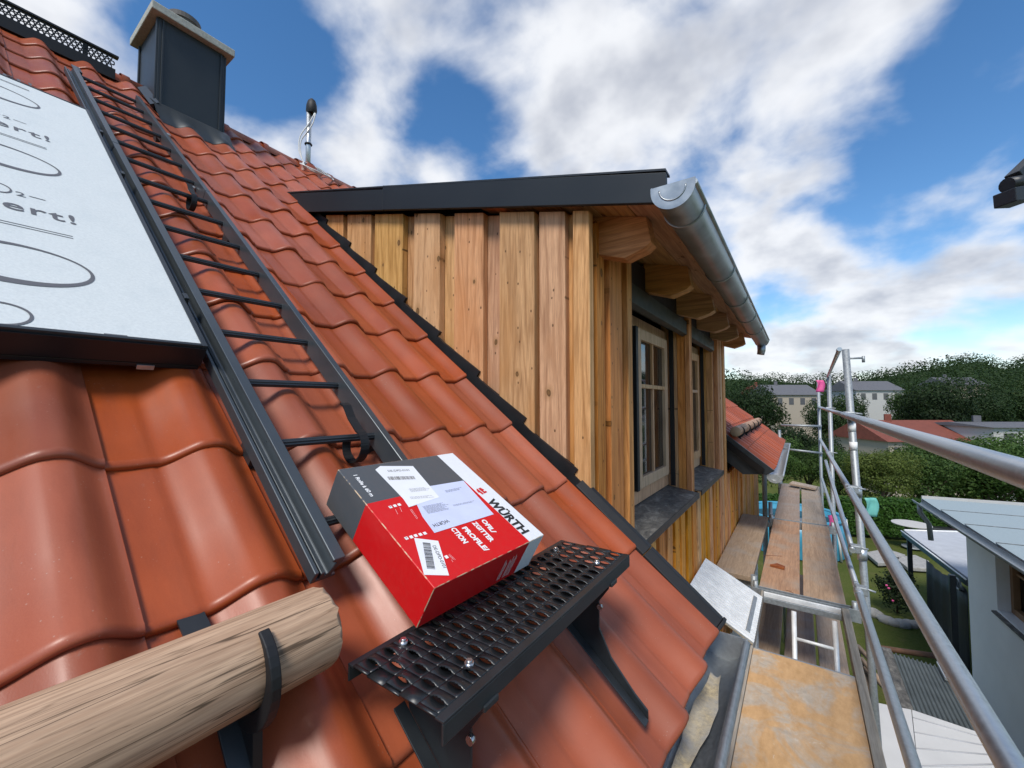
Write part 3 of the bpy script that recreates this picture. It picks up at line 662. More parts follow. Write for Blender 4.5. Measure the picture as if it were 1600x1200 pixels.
def ring(sc_, yc_, rs, ry, t0, t1):
    rows = []
    for i in range(49):
        a = 6.28318*i/48; th = t0+(t1-t0)*(.5-.5*math.cos(a+.5))
        rows.append([RP(sc_+rs*math.sin(a), yc_+ry*math.cos(a), HP-.0018), RP(sc_+(rs-th)*math.sin(a), yc_+(ry-th)*math.cos(a), HP-.0018)])
    return MB().grid(rows, smooth=False)
pr = []
for k, s_c in enumerate((-1.325, -2.03, -2.77)):
    ring(s_c, .105, .098, .132, .006, .026).build('printed_ring', 'ink_grey', panel)
    b_ = s_c-.30
    text_mb('ert!', pframe(b_, .098), .085, bold=.001, spacing=1.12).build('printed_lettering', 'ink_grey', panel)
    text_mb('2', pframe(b_-.105, .125), .042).build('printed_lettering', 'ink_grey', panel)
    text_mb('\u2013', pframe(b_-.108, .152), .06).build('printed_lettering', 'ink_grey', panel)
    ring(b_-.13, .095, .034, .026, .004, .007).build('printed_ring', 'ink_grey', panel)
    for q in (.085, .098): MB().box((b_+q, -.3, HP-.0025), (b_+q+.0022, .218, HP-.0018), roofT).build('printed_line', 'ink_grey', panel)
ring(-1.098, .075, .045, .048, .005, .008).build('printed_ring', 'ink_grey', panel)
MB().box((-1.062, .222, HP-.0025), (-1.056, .260, HP-.0018), roofT).build('printed_line', 'ink_grey', panel)
# ---- roof ladder
YL0, YL1 = .448, .752
ladder = thing('roof_ladder', RP(-.4, .6, 0), 'dark grey metal roof ladder running up the tiles beside the white panel', 'ladder')
def rail(y0, poly, s0, s1, mat='ladder_grey'):
    return MB().prism([RP(s0, y0+a, b) for a, b in poly], DNS*(s1-s0)).build('rail', mat, ladder, .0012, seg=1)
RB = .056
left = [(0, RB), (.050, RB), (.050, RB+.006), (.040, RB+.006), (.040, RB+.014), (.050, RB+.046), (.050, RB+.058), (.026, RB+.058), (.026, RB+.050), (.036, RB+.046), (.030, RB+.018), (.022, RB+.014), (.022, RB+.024), (.014, RB+.024), (.014, RB+.008), (.008, RB+.008), (.008, RB+.030), (0, RB+.030)]
right = [(.0, RB-.004), (.030, RB-.004), (.030, RB+.002), (.006, RB+.002), (.006, RB+.050), (.022, RB+.050), (.022, RB+.058), (.0, RB+.058)]
SL0, SJ, SLE = -4.16, -2.72, -.372
rail(YL0-.022, left, SJ+.003, SLE); rail(YL0-.022, left, SL0, SJ-.003)
rail(YL1, right, SJ+.25, -.565); rail(YL1, right, SL0+.03, SJ+.246)
rs0 = on_roof(392, 598, .078)[0]; k = 0
srs = [on_roof(505, 815, .072)[0]]+[on_roof(x, y, .078)[0] for x, y in ((441, 693), (392, 598), (349, 520))]
step = (srs[1]-srs[3])/2
q = srs[3]-step
while q > SL0+.02: srs.append(q); q -= step
for i, s_ in enumerate(srs):
    pts = []
    hh = .068 if i == 0 else .078
    y1 = YL1+.003
    # fluted round bar
    n = 18; rows = []
    for yv in (YL0+.010, y1): rows.append([RP(s_+(.0105 if j % 2 else .0090)*math.cos(6.28318*j/n), yv, hh+(.0105 if j % 2 else .0090)*math.sin(6.28318*j/n)) for j in range(n+1)])
    MB().grid(rows, smooth=False).build('rung', 'dark_aluminium', ladder)
def hook(s0, y0, sc_=1.0, hh=.078, name='hook'):
    pts = []
    for a in range(-50, 231, 14):
        t = R(a); pts.append((s0+.018*sc_-.052*sc_*math.cos(t)*.9, hh-.012-.050*sc_*math.sin(t)))
    pts = [(s0-.115*sc_, hh+.042*sc_), (s0-.10*sc_, hh+.046*sc_), (s0-.06*sc_, hh+.034*sc_)]+[(s0+.004+.042*sc_*math.sin(R(a)), hh-.012+.046*sc_*math.cos(R(a))) for a in range(-20, 271, 16)]
    rows = [[RP(p[0], y0+dy, p[1]) for dy in (0, .026*sc_)] for p in pts]; back = [[RP(p[0]+.004, y0+dy, p[1]-.004) for dy in (.026*sc_, 0)] for p in pts]
    mb = MB(); mb.grid([[a[0], a[1], b[0], b[1], a[0]] for a, b in zip(rows, back)], smooth=False); return mb.build(name, 'rubber_black', ladder)
hook(srs[1]+.012, YL1-.072); hook(srs[8]+.02, YL1-.075, .85)
for (x, y) in ((300, 292), (700/2.667, 210)):
    s_, yy = on_roof(x, y, .07); MB().box((s_-.012, yy-.012, .045), (s_+.012, yy+.012, .075), roofT).build('bolt_clamp', 'galvanised', ladder, .003)
for s_, y_ in ((-.9, YL0+.017), (-.64, YL0+.017), (-1.3, YL0+.017), (-1.9, YL0+.017)):
    MB().tube([RP(s_, YL0+.0145, RB+.030), RP(s_, YL0+.0185, RB+.030)], .0035, 8).build('rivet', 'steel', ladder)
MB().box((-4.25, YL0+.03, .03), (-4.12, YL0+.052, .10), roofT).build('ridge_strap', 'dark_aluminium', ladder, .002)
for s_ in (-.75, -2.1, -3.5):
    for y_ in (YL0, YL1+.015): MB().box((s_-.03, y_-.012, .004), (s_+.03, y_+.012, RB-.006), roofT).build('roof_anchor', 'dark_aluminium', ladder)
# ---- snow guard logs in their black hooks
def log_thing(y0, y1, label, hooks, rough_end=1):
    s0, h0, r0 = -.2665, .1206, .060
    t = thing('snow_guard_log', RP(s0, (y0+y1)/2, .05), label, 'log', None)
    n = 40; rows = []; ny = 30
    for i in range(ny+1):
        y = y0+(y1-y0)*i/ny
        if i in (0, ny): y += 0
        rows.append([RP(s0+(r0+.0008*math.sin(j*3.7+i*.4)+.0006*math.sin(j*9.1))*math.cos(6.28318*j/n), y+(.003*math.sin(j*2.3)+.002*math.sin(j*5.1) if i == ny else 0), h0+(r0+.0008*math.sin(j*3.7+i*.4))*math.sin(6.28318*j/n)) for j in range(n)]+[])
    rows = [r+[r[0]] for r in rows]
    lg = MB().grid(rows).build('log', 'log_wood', t)
    for y, sg in ((y0, -1), (y1, 1)):
        c = RP(s0, y+.004*sg, h0); ring_ = [RP(s0+r0*.97*math.cos(6.28318*j/n), y+.0035*sg, h0+r0*.97*math.sin(6.28318*j/n)) for j in range(n)]
        outer = rows[0 if sg < 0 else -1][:-1]
        e = MB(); e.add(ring_+outer+[c], [(j, (j+1) % n, n+(j+1) % n, n+j) for j in range(n)]+[(j, (j+1) % n, 2*n) for j in range(n)], 0, True); e.build('log_end', 'log_end', lg)
    for y in hooks:
        # flat steel foot on the tile, plate under the log, and a tapering horn that curls over its front
        prof = []
        for a in range(-118, 93, 10): prof.append((a, r0+.003))
        outr = []
        for a, _ in prof: 
            f = min(1, (a+118)/205); outr.append((a, r0+.003+.030*(1-f)**.7+.005))
        P = [(s0+rr*math.cos(R(a)), h0+rr*math.sin(R(a))) for a, rr in prof]
        Q = [(s0+rr*math.cos(R(a)), h0+rr*math.sin(R(a))) for a, rr in outr][::-1]
        hk = MB(); hk.prism([RP(a, y-.007, b) for a, b in P+Q], (0, .014, 0)); hk.build('hook', 'rubber_black', t, .002)
        MB().prism([RP(s0-.035, y-.03, .052), RP(s0+.13, y-.03, .030), RP(s0+.13, y-.03, .036), RP(s0-.035, y-.03, .058)], (0, .034, 0)).build('base_plate', 'black_metal', t, .001)
        MB().prism([RP(s0-.165, y-.032, .013), RP(s0-.03, y-.032, .050), RP(s0-.03, y-.032, .054), RP(s0-.165, y-.032, .017)], (0, .036, 0)).build('strap', 'black_metal', t)
        MB().prism([RP(s0-.02, y-.006, .05), RP(s0+.115, y-.006, .034), RP(s0+.055, y-.006, .10), RP(s0+.0, y-.006, .062)], (0, .012, 0)).build('gusset', 'rubber_black', t)
    return t
log_thing(-1.4, .374, 'weathered round log held by a black hook across the lowest tile rows', [.272, -.45])
log_thing(5.60, 8.95, 'small distant log in black hooks on the roof beyond the dormer', [5.85, 6.6, 7.3, 8.0, 8.6])
# ---- step tread on its two brackets
ZG = -.408
c0, c1, c2, c3 = [PZ(x, y, ZG+HC) for x, y in ((536, 1037), (690, 1123), (986, 866), (879, 846))]
tx0, tx1 = (c0.x+c3.x)/2, (c1.x+c2.x)/2; ty0, ty1 = (c0.y+c1.y)/2, (c2.y+c3.y)/2
step_t = thing('roof_step', W((tx0+tx1)/2, (ty0+ty1)/2, ZG-.2), 'black perforated metal step plate on brackets below the red box', 'step')
NC, NR_ = 20, 5
fl_ = .012
cw = (tx1-tx0-2*fl_)/NR_; cl = (ty1-ty0-.012)/NC
tm = MB()
def th(x, y):                                   # rippled plate
    u = (x-tx0-fl_)/(cw*NR_); e = min(1, max(0, u)*8)*min(1, max(0, 1-u)*8)
    return .0042*math.cos(2*math.pi*(y-ty0-.006)/cl + math.pi*(int(max(0, min(.999, u))*NR_) % 2))*smooth(e)
for r in range(NR_):
    x0 = tx0+fl_+cw*r; off = (r % 2)*.5
    for c in range(-1, NC+1):
        ya, yb = ty0+.006+cl*(c+off), ty0+.006+cl*(c+1+off)
        ya, yb = max(ya, ty0), min(yb, ty1)
        if yb-ya < .004: continue
        full = yb-ya > cl*.9
        ym = (ya+yb)/2; xm = x0+cw/2
        H = lambda x, y, base=0: W(x, y, ZG+base)
        if not full:
            tm.add([H(x0, ya), H(x0+cw, ya), H(x0+cw, yb), H(x0, yb)], [(0, 1, 2, 3)], 0, True); continue
        m = 12; K = []
        # pressed louvre: the far lip arches up with a toothed edge, the near lip dips below it
        sh_ = lambda i: max(0, 1-((-1+2*i/m)/.80)**2)**.8
        def rowp(f, z, k=1.): return [H(x0+cw*i/m, ya+(yb-ya)*f, z*sh_(i)) for i in range(m+1)]
        tooth = [(.0009 if i % 2 else -.0006) for i in range(m+1)]
        dip = [H(x0+cw*i/m, ya+(yb-ya)*.50, -.0030*sh_(i)) for i in range(m+1)]
        lip = [H(x0+cw*i/m, ya+(yb-ya)*(.50)-cl*.01*sh_(i)+tooth[i]*sh_(i), .0046*sh_(i)+.4*tooth[i]*sh_(i)) for i in range(m+1)]
        tm.grid([rowp(0, 0), rowp(.22, -.0030), dip]); tm.grid([lip, rowp(.62, .0042), rowp(.80, .0022), rowp(1, 0)])
tread = tm.build('tread', 'tread_metal', step_t)
md = tread.modifiers.new('thickness', 'SOLIDIFY'); md.thickness = .0022; md.offset = -1
for xa, xb in ((tx0-.001, tx0+fl_+.001), (tx1-fl_-.001, tx1+.003)):
    MB().box(W(xa, ty0, ZG-.0025), W(xb, ty1, ZG+.0012)).build('edge_strip', 'black_metal', step_t, .001)
MB().box(W(tx1-.001, ty0, ZG-.030), W(tx1+.003, ty1, ZG-.0026)).build('front_flange', 'black_metal', step_t, .0012)
MB().box(W(tx0-.001, ty0, ZG-.026), W(tx0+.002, ty1, ZG-.0026)).build('rear_flange', 'black_metal', step_t, .0012)
for xb, yb in ((tx0+.028, ty0+.085), (tx1-.045, ty0+.105), (tx0+.028, ty1-.085), (tx1-.045, ty1-.105)):
    MB().tube([W(xb, yb, ZG-.004), W(xb, yb, ZG+.006)], .0075, 12).build('bolt', 'steel', step_t)
    MB().tube([W(xb, yb, ZG+.0061), W(xb, yb, ZG+.0095)], .005, 6).build('bolt_head', 'steel', step_t)
for yb, lab in ((ty0+.100, 0), (ty1-.115, 1)):
    # side cheek: hangs below the tread and runs down the slope as a long foot
    zr = lambda x: zroof(x, .045)
    x_lo = tx1+.022
    pts = [(tx0+.01, ZG-.012), (tx1-.004, ZG-.012), (tx1-.010, ZG-.05), (tx1-.035, ZG-.085), (tx1-.035, zr(tx1-.035)+.075), (tx1-.005, zr(tx1-.005)+.038), (x_lo+.03, zr(x_lo+.03)+.022), (x_lo+.06, zr(x_lo+.06)+.020), (x_lo+.06, zr(x_lo+.06)), (tx0+.03, zr(tx0+.03)+.0)]
    MB().prism([W(a, yb-.003, b) for a, b in pts], (0, .006, 0)).build('bracket_plate', 'black_metal', step_t, .0012)
    MB().prism([W(a, yb-.028, b) for a, b in [(tx0+.02, zr(tx0+.02)), (x_lo+.062, zr(x_lo+.062)), (x_lo+.062, zr(x_lo+.062)+.004), (tx0+.02, zr(tx0+.02)+.004)]], (0, .024, 0)).build('foot_flange', 'black_metal', step_t, .001)
    MB().box(W(tx0+.012, yb-.024, ZG-.012), W(tx1-.006, yb+.004, ZG-.008)).build('top_flange', 'black_metal', step_t, .001)
    MB().tube([W(tx1-.03, yb-.004, ZG-.095), W(tx1-.03, yb-.012, ZG-.095)], .007, 8).build('bolt', 'steel', step_t)
    MB().box(W(tx1-.02, yb-.02, ZG-.036), W(tx1+.0065, yb+.014, ZG-.026)).build('clip', 'black_metal', step_t, .002)
MB().prism([RP(.03, ty0+.055, .05), RP(.085, ty0+.055, .045), RP(.085, ty0+.082, .048), RP(.03, ty0+.082, .053)], NRM*.004).build('hook_plate', 'galvanised_dull', step_t, .003)
# ---- the cardboard box
KB = .095
BR = Matrix(((.87187, .03115, .48875), (-.02581, .99951, -.01766), (-.48906, .00279, .87224)))
BO = CAMP+V(-9.19931, 5.51186, -2.43102)*KB+V(0, 0, .0015)
BL, BW, BT = .44573*KB/.12, .44324*KB/.12, KB
bctr = BO+BR @ V(BL/2, BW/2, BT/2)
def BX(u, v, w): return BO+BR @ V(u, v, w)
box = thing('cardboard_box', BX(BL, BW/2, 0), 'red, grey and white cardboard box lying on the tiles against the black step', 'box')
bm_ = MB(); n = 14
me = MB().box((-BL/2, -BW/2, -BT/2), (BL/2, BW/2, BT/2)).mesh('body', ['box_print'], V(0, 0, 0), .0022, 3)
bo = link('body', me, bctr, box); bo.rotation_euler = BR.to_euler()
def buv(x, y):                                    # photo pixel -> place on the box's upper face
    v = ray(x, y); nb = BR.col[2]; p = CAMP+v*((BX(0, 0, BT)-CAMP).dot(nb)/v.dot(nb)); q = BR.transposed() @ (p-BO); return V(q.x, q.y)
def z3(x, y): return (500+x*.25, 690+y*.25)        # pixels of an enlarged crop of the photo
def bquad(name, pts, mat, w, par=box):
    q = [buv(*z3(*p)) for p in pts]; return MB().prism([BX(a.x, a.y, BT+w) for a in q], BR.col[2]*.0003).build(name, mat, par), q
def frame_of(q, ox=0, oy=1, w=.001):
    """text frame along edge q[ox] -> q[oy]"""
    e = (q[oy]-q[ox]).normalized(); p = V(-e.y, e.x); o = q[ox]
    return lambda a, b, c: BX(*(o+e*a+p*b), BT+w)
note, qn = bquad('delivery_note', [(560, 300), (895, 245), (1085, 455), (715, 572), (640, 470)], 'paper_blue', .0004)
ship, qs = bquad('shipping_label', [(345, 178), (375, 155), (580, 155), (745, 350), (555, 412), (520, 360)], 'paper_white', .0008)
low, ql = bquad('barcode_label', [(588, 604), (738, 622), (806, 838), (650, 834)], 'paper_white', .0004)
def bars(par, p0, p1, hgt, cnt, w, seed, name='barcode'):
    rr = random.Random(seed); a, b = buv(*z3(*p0)), buv(*z3(*p1)); e = b-a; p = V(-e.y, e.x).normalized()*hgt; mb = MB(); t = 0.
    while t < .985:
        q = rr.choice((.006, .010, .016)); 
        if t+q > 1: break
        c = [a+e*t, a+e*(t+q), a+e*(t+q)+p, a+e*t+p]; mb.add([BX(k.x, k.y, BT+w) for k in c], [(0, 1, 2, 3)]); t += q+rr.choice((.008, .012, .018))
    return mb.build(name, 'ink_black', par)
bars(ship, (430, 243), (600, 238), .0125, 1, .0015, 3)
bars(low, (640, 632), (668, 800), -.0125*-1.25, 1, .0011, 5)
def btext(txt, p0, p1, size, mat, par, w=.001, bold=.0, fit=True, name='lettering', spacing=1.0):
    a, b = buv(*z3(*p0)), buv(*z3(*p1)); e = (b-a); ln = e.length; e.normalize(); p = V(-e.y, e.x)
    mb = text_mb(txt, lambda x, y, z: V(x, y, z), size, bold=bold, spacing=spacing)
    wmax = max(q.x for q in mb.v); k = ln/wmax if fit else 1
    mb.v = [BX(*(a+e*(q.x*k)+p*q.y), BT+w) for q in mb.v]; return mb.build(name, mat, par)
btext('DE-DPD-0101', (425, 192), (560, 186), .0105, 'ink_black', ship, .0014)
btext('DE-DPD-0101', (700, 652), (770, 792), .0105, 'ink_black', low, .0011)
def lines(par, p0, p1, cnt, gap, w, seed, mat='ink_grey', th_=.0007):
    rr = random.Random(seed); a, b = buv(*z3(*p0)), buv(*z3(*p1)); e = b-a; p = V(-e.y, e.x).normalized(); mb = MB()
    for i in range(cnt):
        t = 0
        while t < rr.uniform(.6, 1):
            q = rr.uniform(.03, .12); o = a+e*t-p*gap*i; c = [o, o+e*q, o+e*q+p*th_, o+p*th_]; mb.add([BX(k.x, k.y, BT+w) for k in c], [(0, 1, 2, 3)]); t += q+.02
    return mb.build('small_print', mat, par)
lines(ship, (555, 300), (690, 285), 5, .0026, .0013, 1); lines(ship, (560, 350), (720, 338), 3, .003, .0013, 2)
lines(note, (640, 410), (790, 380), 9, .0028, .0012, 4); lines(note, (780, 310), (900, 285), 3, .003, .0012, 6); lines(note, (830, 400), (965, 372), 2, .003, .0012, 7)
btext('WÜRTH', (795, 488), (700, 520), .0125, 'ink_grey', note, .0012, .0002)
btext('WÜRTH', (1042, 372), (1268, 580), .040, 'ink_black', box, .0006, .0016, name='wordmark')
# red emblem in front of the wordmark: two interlocking pieces
e0, e1 = buv(*z3(985, 310)), buv(*z3(1040, 352)); ee = (e1-e0).normalized(); pp = V(-ee.y, ee.x); e0 = buv(*z3(968, 302))
def emb(poly): return MB().add([BX(*(e0+ee*a+pp*b), BT+.0006) for a, b in poly], [tuple(range(len(poly)))]).build('emblem', 'ink_red', box)
arc = [(.013+.014*math.cos(R(a)), .0115+.0115*math.sin(R(a))) for a in range(180, 271, 15)]
emb(arc+[(.013, .0035), (.0225, .0035), (.0225, .0105), (-.001, .0105)])
emb([(.001, .0135), (.0225, .0135), (.0225, .0265), (.0170, .0265), (.0170, .0205), (.0125, .0205), (.0125, .0265), (.001, .0235)])
btext('OFIL/', (1005, 492), (1078, 574), .0185, 'ink_white', box, .0006, .0009)
btext('ZGITTER', (950, 510), (1068, 630), .0185, 'ink_white', box, .0006, .0009)
btext('PROFILE/', (885, 540), (1035, 690), .0185, 'ink_white', box, .0006, .0009)
btext('CTION', (815, 545), (900, 640), .0185, 'ink_white', box, .0006, .0009)
btext('1 Rolle à 60 m', (205, 208), (318, 345), .0125, 'ink_white', box, .0006, .0004)
for i, (x, y) in enumerate([(440, 410), (468, 402), (495, 395), (540, 605), (570, 597), (598, 589), (627, 581), (655, 574), (790, 722)]):
    a = buv(*z3(x, y)); t = .0036; MB().add([BX(a.x+p, a.y+q, BT+.0006) for p, q in ((-t, -t), (t, -t), (t, t), (-t, t))], [(0, 1, 2, 3)]).build('check_square', 'ink_white', box)
    if i in (0, 3):
        btext('x', (x-6, y+2), (x+6, y+1), .007, 'ink_black', box, .0009)
for p0, p1, c in [((470, 425), (488, 460), 1), ((497, 412), (515, 450), 1), ((570, 425), (628, 505), 2), ((808, 705), (850, 745), 2), ((820, 740), (830, 755), 1)]: lines(box, p0, p1, c, .003, .0006, c+int(p0[0]), 'ink_white', .0006)
# print on the lower end face
mb = MB()
for i, (v0, v1) in enumerate([(.62, .66), (.675, .70), (.715, .74)]):
    for k in range(3):
        w0 = .014+.010*k*0; c = [(BL+.0004, BW*(v0+.012*k), .012), (BL+.0004, BW*(v0+.012*k+.004), .012), (BL+.0004, BW*(v0+.012*k+.004), .07-.006*((i+k) % 3)), (BL+.0004, BW*(v0+.012*k), .07-.006*((i+k) % 3))]
        mb.add([BX(*q) for q in c], [(0, 1, 2, 3)])
mb.build('small_print', 'ink_white', box)
# ---- perforated walkway plate along the ridge
cx0 = XR+.06
pa, pb = PX(180, 88, cx0), PX(170, 112, cx0); y_end = pa.y
zt_, zb_ = PX(180, 90, cx0).z, PX(170, 110, cx0).z-.01
walk = thing('ridge_walkway', V(cx0, y_end-.7, zb_), 'black perforated metal plate standing along the ridge at the top left', 'walkway')
m = MB(); rows_n = 4; ph = (zt_-zb_)/rows_n; pw = ph*.86; cols = int(1.9/pw)
for r in range(rows_n):
    for c in range(cols):
        yb = y_end-pw*(c+1)-(pw*.5 if r % 2 else 0); zc = zb_+ph*(r+.5); yc_ = yb+pw/2
        if yb < y_end-1.9: continue
        o8 = []; i8 = []
        for a in range(12):
            t = 6.28318*a/12; cc, ss = math.cos(t), math.sin(t); q = max(abs(cc), abs(ss)); o8.append(V(cx0, yc_+pw/2*cc/q, zc+ph/2*ss/q)); i8.append(V(cx0, yc_+pw*.30*cc, zc+ph*.30*ss))
        m.add(o8+i8, [(a, (a+1) % 12, 12+(a+1) % 12, 12+a) for a in range(12)])
pl = m.build('perforated_plate', 'rubber_black', walk); md = pl.modifiers.new('thickness', 'SOLIDIFY'); md.thickness = .003
MB().box(V(cx0-.03, y_end-1.9, zt_+.001), V(cx0+.012, y_end+.02, zt_+.016)).build('top_plate', 'black_metal', walk, .002)
MB().box(V(cx0+.05, y_end-1.9, zb_-.085), V(cx0+.075, y_end-.008, zb_-.001)).build('bottom_rail', 'rubber_black', walk, .002)
for y_ in (y_end-.16, y_end-.9, y_end-1.6): MB().box(V(cx0-.02, y_-.014, zb_-.16), V(cx0-.003, y_+.014, zt_)).build('support', 'rubber_black', walk, .002)
MB().tube([V(cx0+.015, y_end-.16, zb_-.02), V(cx0+.025, y_end-.16, zb_-.02)], .008, 8).build('bolt', 'steel', walk)
# ---- mast for the service cables
ab = on_roof(483, 262, .06); A0 = RP(ab[0], ab[1], .02); dep = (A0-CAMP).dot(fw)
AT = CAMP+ray(488, 165)*dep
AT = V(A0.x, A0.y, AT.z)
mast = thing('cable_mast', A0, 'thin galvanised mast with black cap and loose cables near the ridge', 'mast')
MB().tube([A0-V(0, 0, .1), AT], .026, 14).build('pole', 'galvanised', mast)
cap = [[V(AT.x+(rx)*math.cos(a)+.02, AT.y+rx*math.sin(a)*.8+.015, AT.z+z) for a in [6.28318*i/16 for i in range(17)]] for rx, z in [(.050, -.07), (.066, -.04), (.062, .02), (.045, .07), (.018, .095), (.002, .10)]]
MB().grid(cap).build('cap', 'rubber_black', mast)
zm = A0.z+.42*(AT.z-A0.z)
MB().tube([V(A0.x+.03*math.cos(t), A0.y+.03*math.sin(t), zm) for t in [6.28318*i/16 for i in range(16)]], .010, 6, closed=True).build('cable_tie', 'rubber_black', mast)
cr_ = (rt*1.0)
def cab(offs, r=.0065):
    pts = [AT+V(0, 0, -.05)+rt*.05]
    for f, dx in offs: pts.append(A0.lerp(AT, f)+rt*dx+V(.02, -.02, 0))
    # smooth the run
    P = []
    for i in range(len(pts)-1):
        p0, p1, p2, p3 = pts[max(i-1, 0)], pts[i], pts[i+1], pts[min(i+2, len(pts)-1)]
        for k in range(6):
            t = k/6; P.append(.5*((2*p1)+(p2-p0)*t+(2*p0-5*p1+4*p2-p3)*t*t+(3*p1-p0-3*p2+p3)*t**3))
    P.append(pts[-1]); return MB().tube(P, r, 8).build('cable', 'cord_white', mast)
cab([(.85, .06), (.70, .0), (.52, -.08), (.3, -.09), (.1, -.03), (0.02, .0)]); cab([(.86, .075), (.72, .05), (.6, -.0), (.45, -.07), (.25, -.07), (.06, -.02), (.0, .02)])
for k in range(3):
    P = [RP(ab[0]+.11+.10*math.sin(t+k)+.01*math.sin(3*t+k), ab[1]+.04+(.15+.015*k)*math.cos(t+k), .085+.012*math.sin(2*t+k)) for t in [6.28318*i/40 for i in range(40)]]
    MB().tube(P, .0055, 6, closed=True).build('cable_coil', 'cord_white', mast)
bs = [[RP(ab[0]+.06+(r)*math.cos(a), ab[1]+r*math.sin(a), .03)+V(0, 0, z) for a in [6.28318*i/18 for i in range(19)]] for r, z in [(.115, -.03), (.10, .04), (.05, .09), (.03, .10)]]
MB().grid(bs).build('base_cone', 'glazed_tile', mast)
# ------------------------------------------------------------------ scaffold
ZD = -1.6
scaf = thing('scaffold', W(0, 5, -HC), 'galvanised tube scaffold with guard rails standing along the house', 'scaffold')
def standard(x0, y, x1, zt, name='standard', r=.0242):
    p0, p1 = W(x0, y, -HC+.01), W(x1, y, zt)
    o = MB().tube([p0, p1], r, 16).build(name, 'galvanised_dull', scaf)
    return o
pt = PY(1321, 546, 4.2); pb = PY(1357, 985, 4.2)
xl = lambda z: pt.x+(pb.x-pt.x)*(z+HC-pt.z)/(pb.z-pt.z)
sd = standard(xl(-HC), 4.2, pt.x, pt.z-HC)
for py_, n_ in ((668, 0), (697, 1)):
    q = PY(1334+n_*2, py_, 4.2); q.x = xl(q.z-HC); MB().tube([q-V(0, 0, .032), q+V(.0, 0, .032)], .0258, 16).build('reflective_band', 'ink_white', sd)
for z in (-.70, -1.18): 
    MB().tube([W(xl(z), 4.2, z-.04), W(xl(z), 4.2, z+.04)], .031, 14).build('spigot_collar', 'galvanised', sd)
MB().tube([W(pt.x, 4.2, .345), W(pt.x+.11, 4.2+.03, .345)], .008, 8).build('hook_pin', 'galvanised_dull', sd); MB().tube([W(pt.x+.11, 4.23, .36), W(pt.x+.11, 4.23, .31)], .010, 8).build('hook_pin', 'galvanised_dull', sd)
for x, y, zt in ((.345, .98, .44), (.335, 6.95, .36), (.30, 9.55, .36), (-.36, 4.17, -1.50), (-.36, 6.72, -1.38), (-.33, 9.6, -.55), (-.36, .98, -1.5), (.345, -2.1, .44)): standard(x, y, x, zt)
XRL = .300
def tubeY(y0, z0, y1, z1, x0=XRL, x1=None, name='guard_rail', r=.0240, mat='galvanised', sq=False):
    x1 = x0 if x1 is None else x1
    o = MB().tube([W(x0, y0, z0), W(x1, y1, z1)], r, 18).build(name, mat, scaf)
    for y, z, x in ((y0, z0, x0), (y1, z1, x1)):
        s = 1 if y == y0 else -1
        MB().tube([W(x, y+.02*s, z), W(x, y+.10*s, z)], r+.0022, 14).build('tube_end', mat, o)
    return o
k_ = XRL/.32
tubeY(-2.1, -.131, 4.30, -.104); tubeY(4.32, -.108, 6.95, -.10, r=.020); tubeY(6.97, -.102, 9.6, -.10, r=.020)
tubeY(-2.1, -.648, 4.12, -.676); tubeY(4.14, -.676, 6.95, -.685, r=.021); tubeY(6.97, -.685, 9.6, -.69, r=.021)
tubeY(-2.1, -1.265, 3.76, -1.305); tubeY(3.78, -1.305, 9.3, -1.375, r=.019)
tubeY(4.03, -1.115, 7.72, -.878, r=.019)
tubeY(4.22, .425, 6.95, .345, x0=pt.x-.035, x1=.325, r=.016)
for y, z in ((4.16, -.106), (4.13, -.676), (3.77, -1.305), (4.08, -1.11), (6.95, -.1), (6.95, -.69)):
    MB().box(W(XRL-.012, y-.03, z-.03), W(XRL+.055, y+.03, z+.03)).build('coupler', 'galvanised_dull', scaf, .008)
    MB().tube([W(XRL+.02, y, z+.02), W(XRL+.095, y-.02, z+.012)], .007, 8).build('coupler_bolt', 'galvanised_dull', scaf)
pr0 = PY(1237, 707, 9.5); MB().tube([W(-.30, 9.5, -.90), W(.33, 9.5, -.945)], .02, 12).build('end_rail', 'galvanised_dull', scaf); MB().tube([W(-.30, 9.5, -.45), W(.33, 9.5, -.45)], .02, 12).build('end_rail', 'galvanised_dull', scaf)
def transom(y, z=ZD, dz=.0):
    o = MB().box(W(-.37, y-.028, z-.075), W(.345, y-.022, z+.022)).build('transom', 'galvanised_dull', scaf, .002)
    MB().box(W(-.37, y+.022, z-.075), W(.345, y+.028, z+.022)).build('transom_web', 'galvanised_dull', o, .002); MB().box(W(-.37, y-.0215, z-.075), W(.345, y+.0215, z-.069)).build('transom_flange', 'galvanised_dull', o)
    for x in (-.345, .31): MB().tube([W(x, y, z-.06), W(x, y, z+.07)], .019, 12).build('spigot', 'galvanised_dull', o)
for y in (4.14, 6.66, 9.58, .98): transom(y)
# planks: each lies loose on the transoms
def plank(x0, x1, y0, y1, z, mat, label, group, tilt=0., th_=.045):
    mb = MB(); n = 8; rows = []
    a = (W(x0, y0, z-th_), W(x1, y0, z-th_)); 
    mb.prism([W(x0, y0, z-th_), W(x1, y0, z-th_+tilt), W(x1, y0, z+tilt), W(x0, y0, z)], (0, y1-y0, 0))
    o = mb.build('scaffold_plank', mat, None, .004)
    return tag(o, label, 'plank', group)
GP = 'planks of the scaffold deck'
plank(-.322, -.036, 4.175, 6.63, ZD+.02, 'plank_orange', 'brown scaffold plank with a small wood offcut lying on it', GP)
plank(-.012, .262, 4.175, 6.63, ZD+.018, 'plank_orange', 'stained brown scaffold plank nearest the guard rail, in the middle bay', GP, .002)
plank(-.318, -.034, 6.70, 9.55, ZD+.022, 'plank_wood', 'grey brown plank of the farthest deck bay, on the house side', GP)
plank(-.008, .255, 6.70, 9.55, ZD+.02, 'plank_wood', 'grey brown plank of the farthest deck bay, on the rail side', GP)
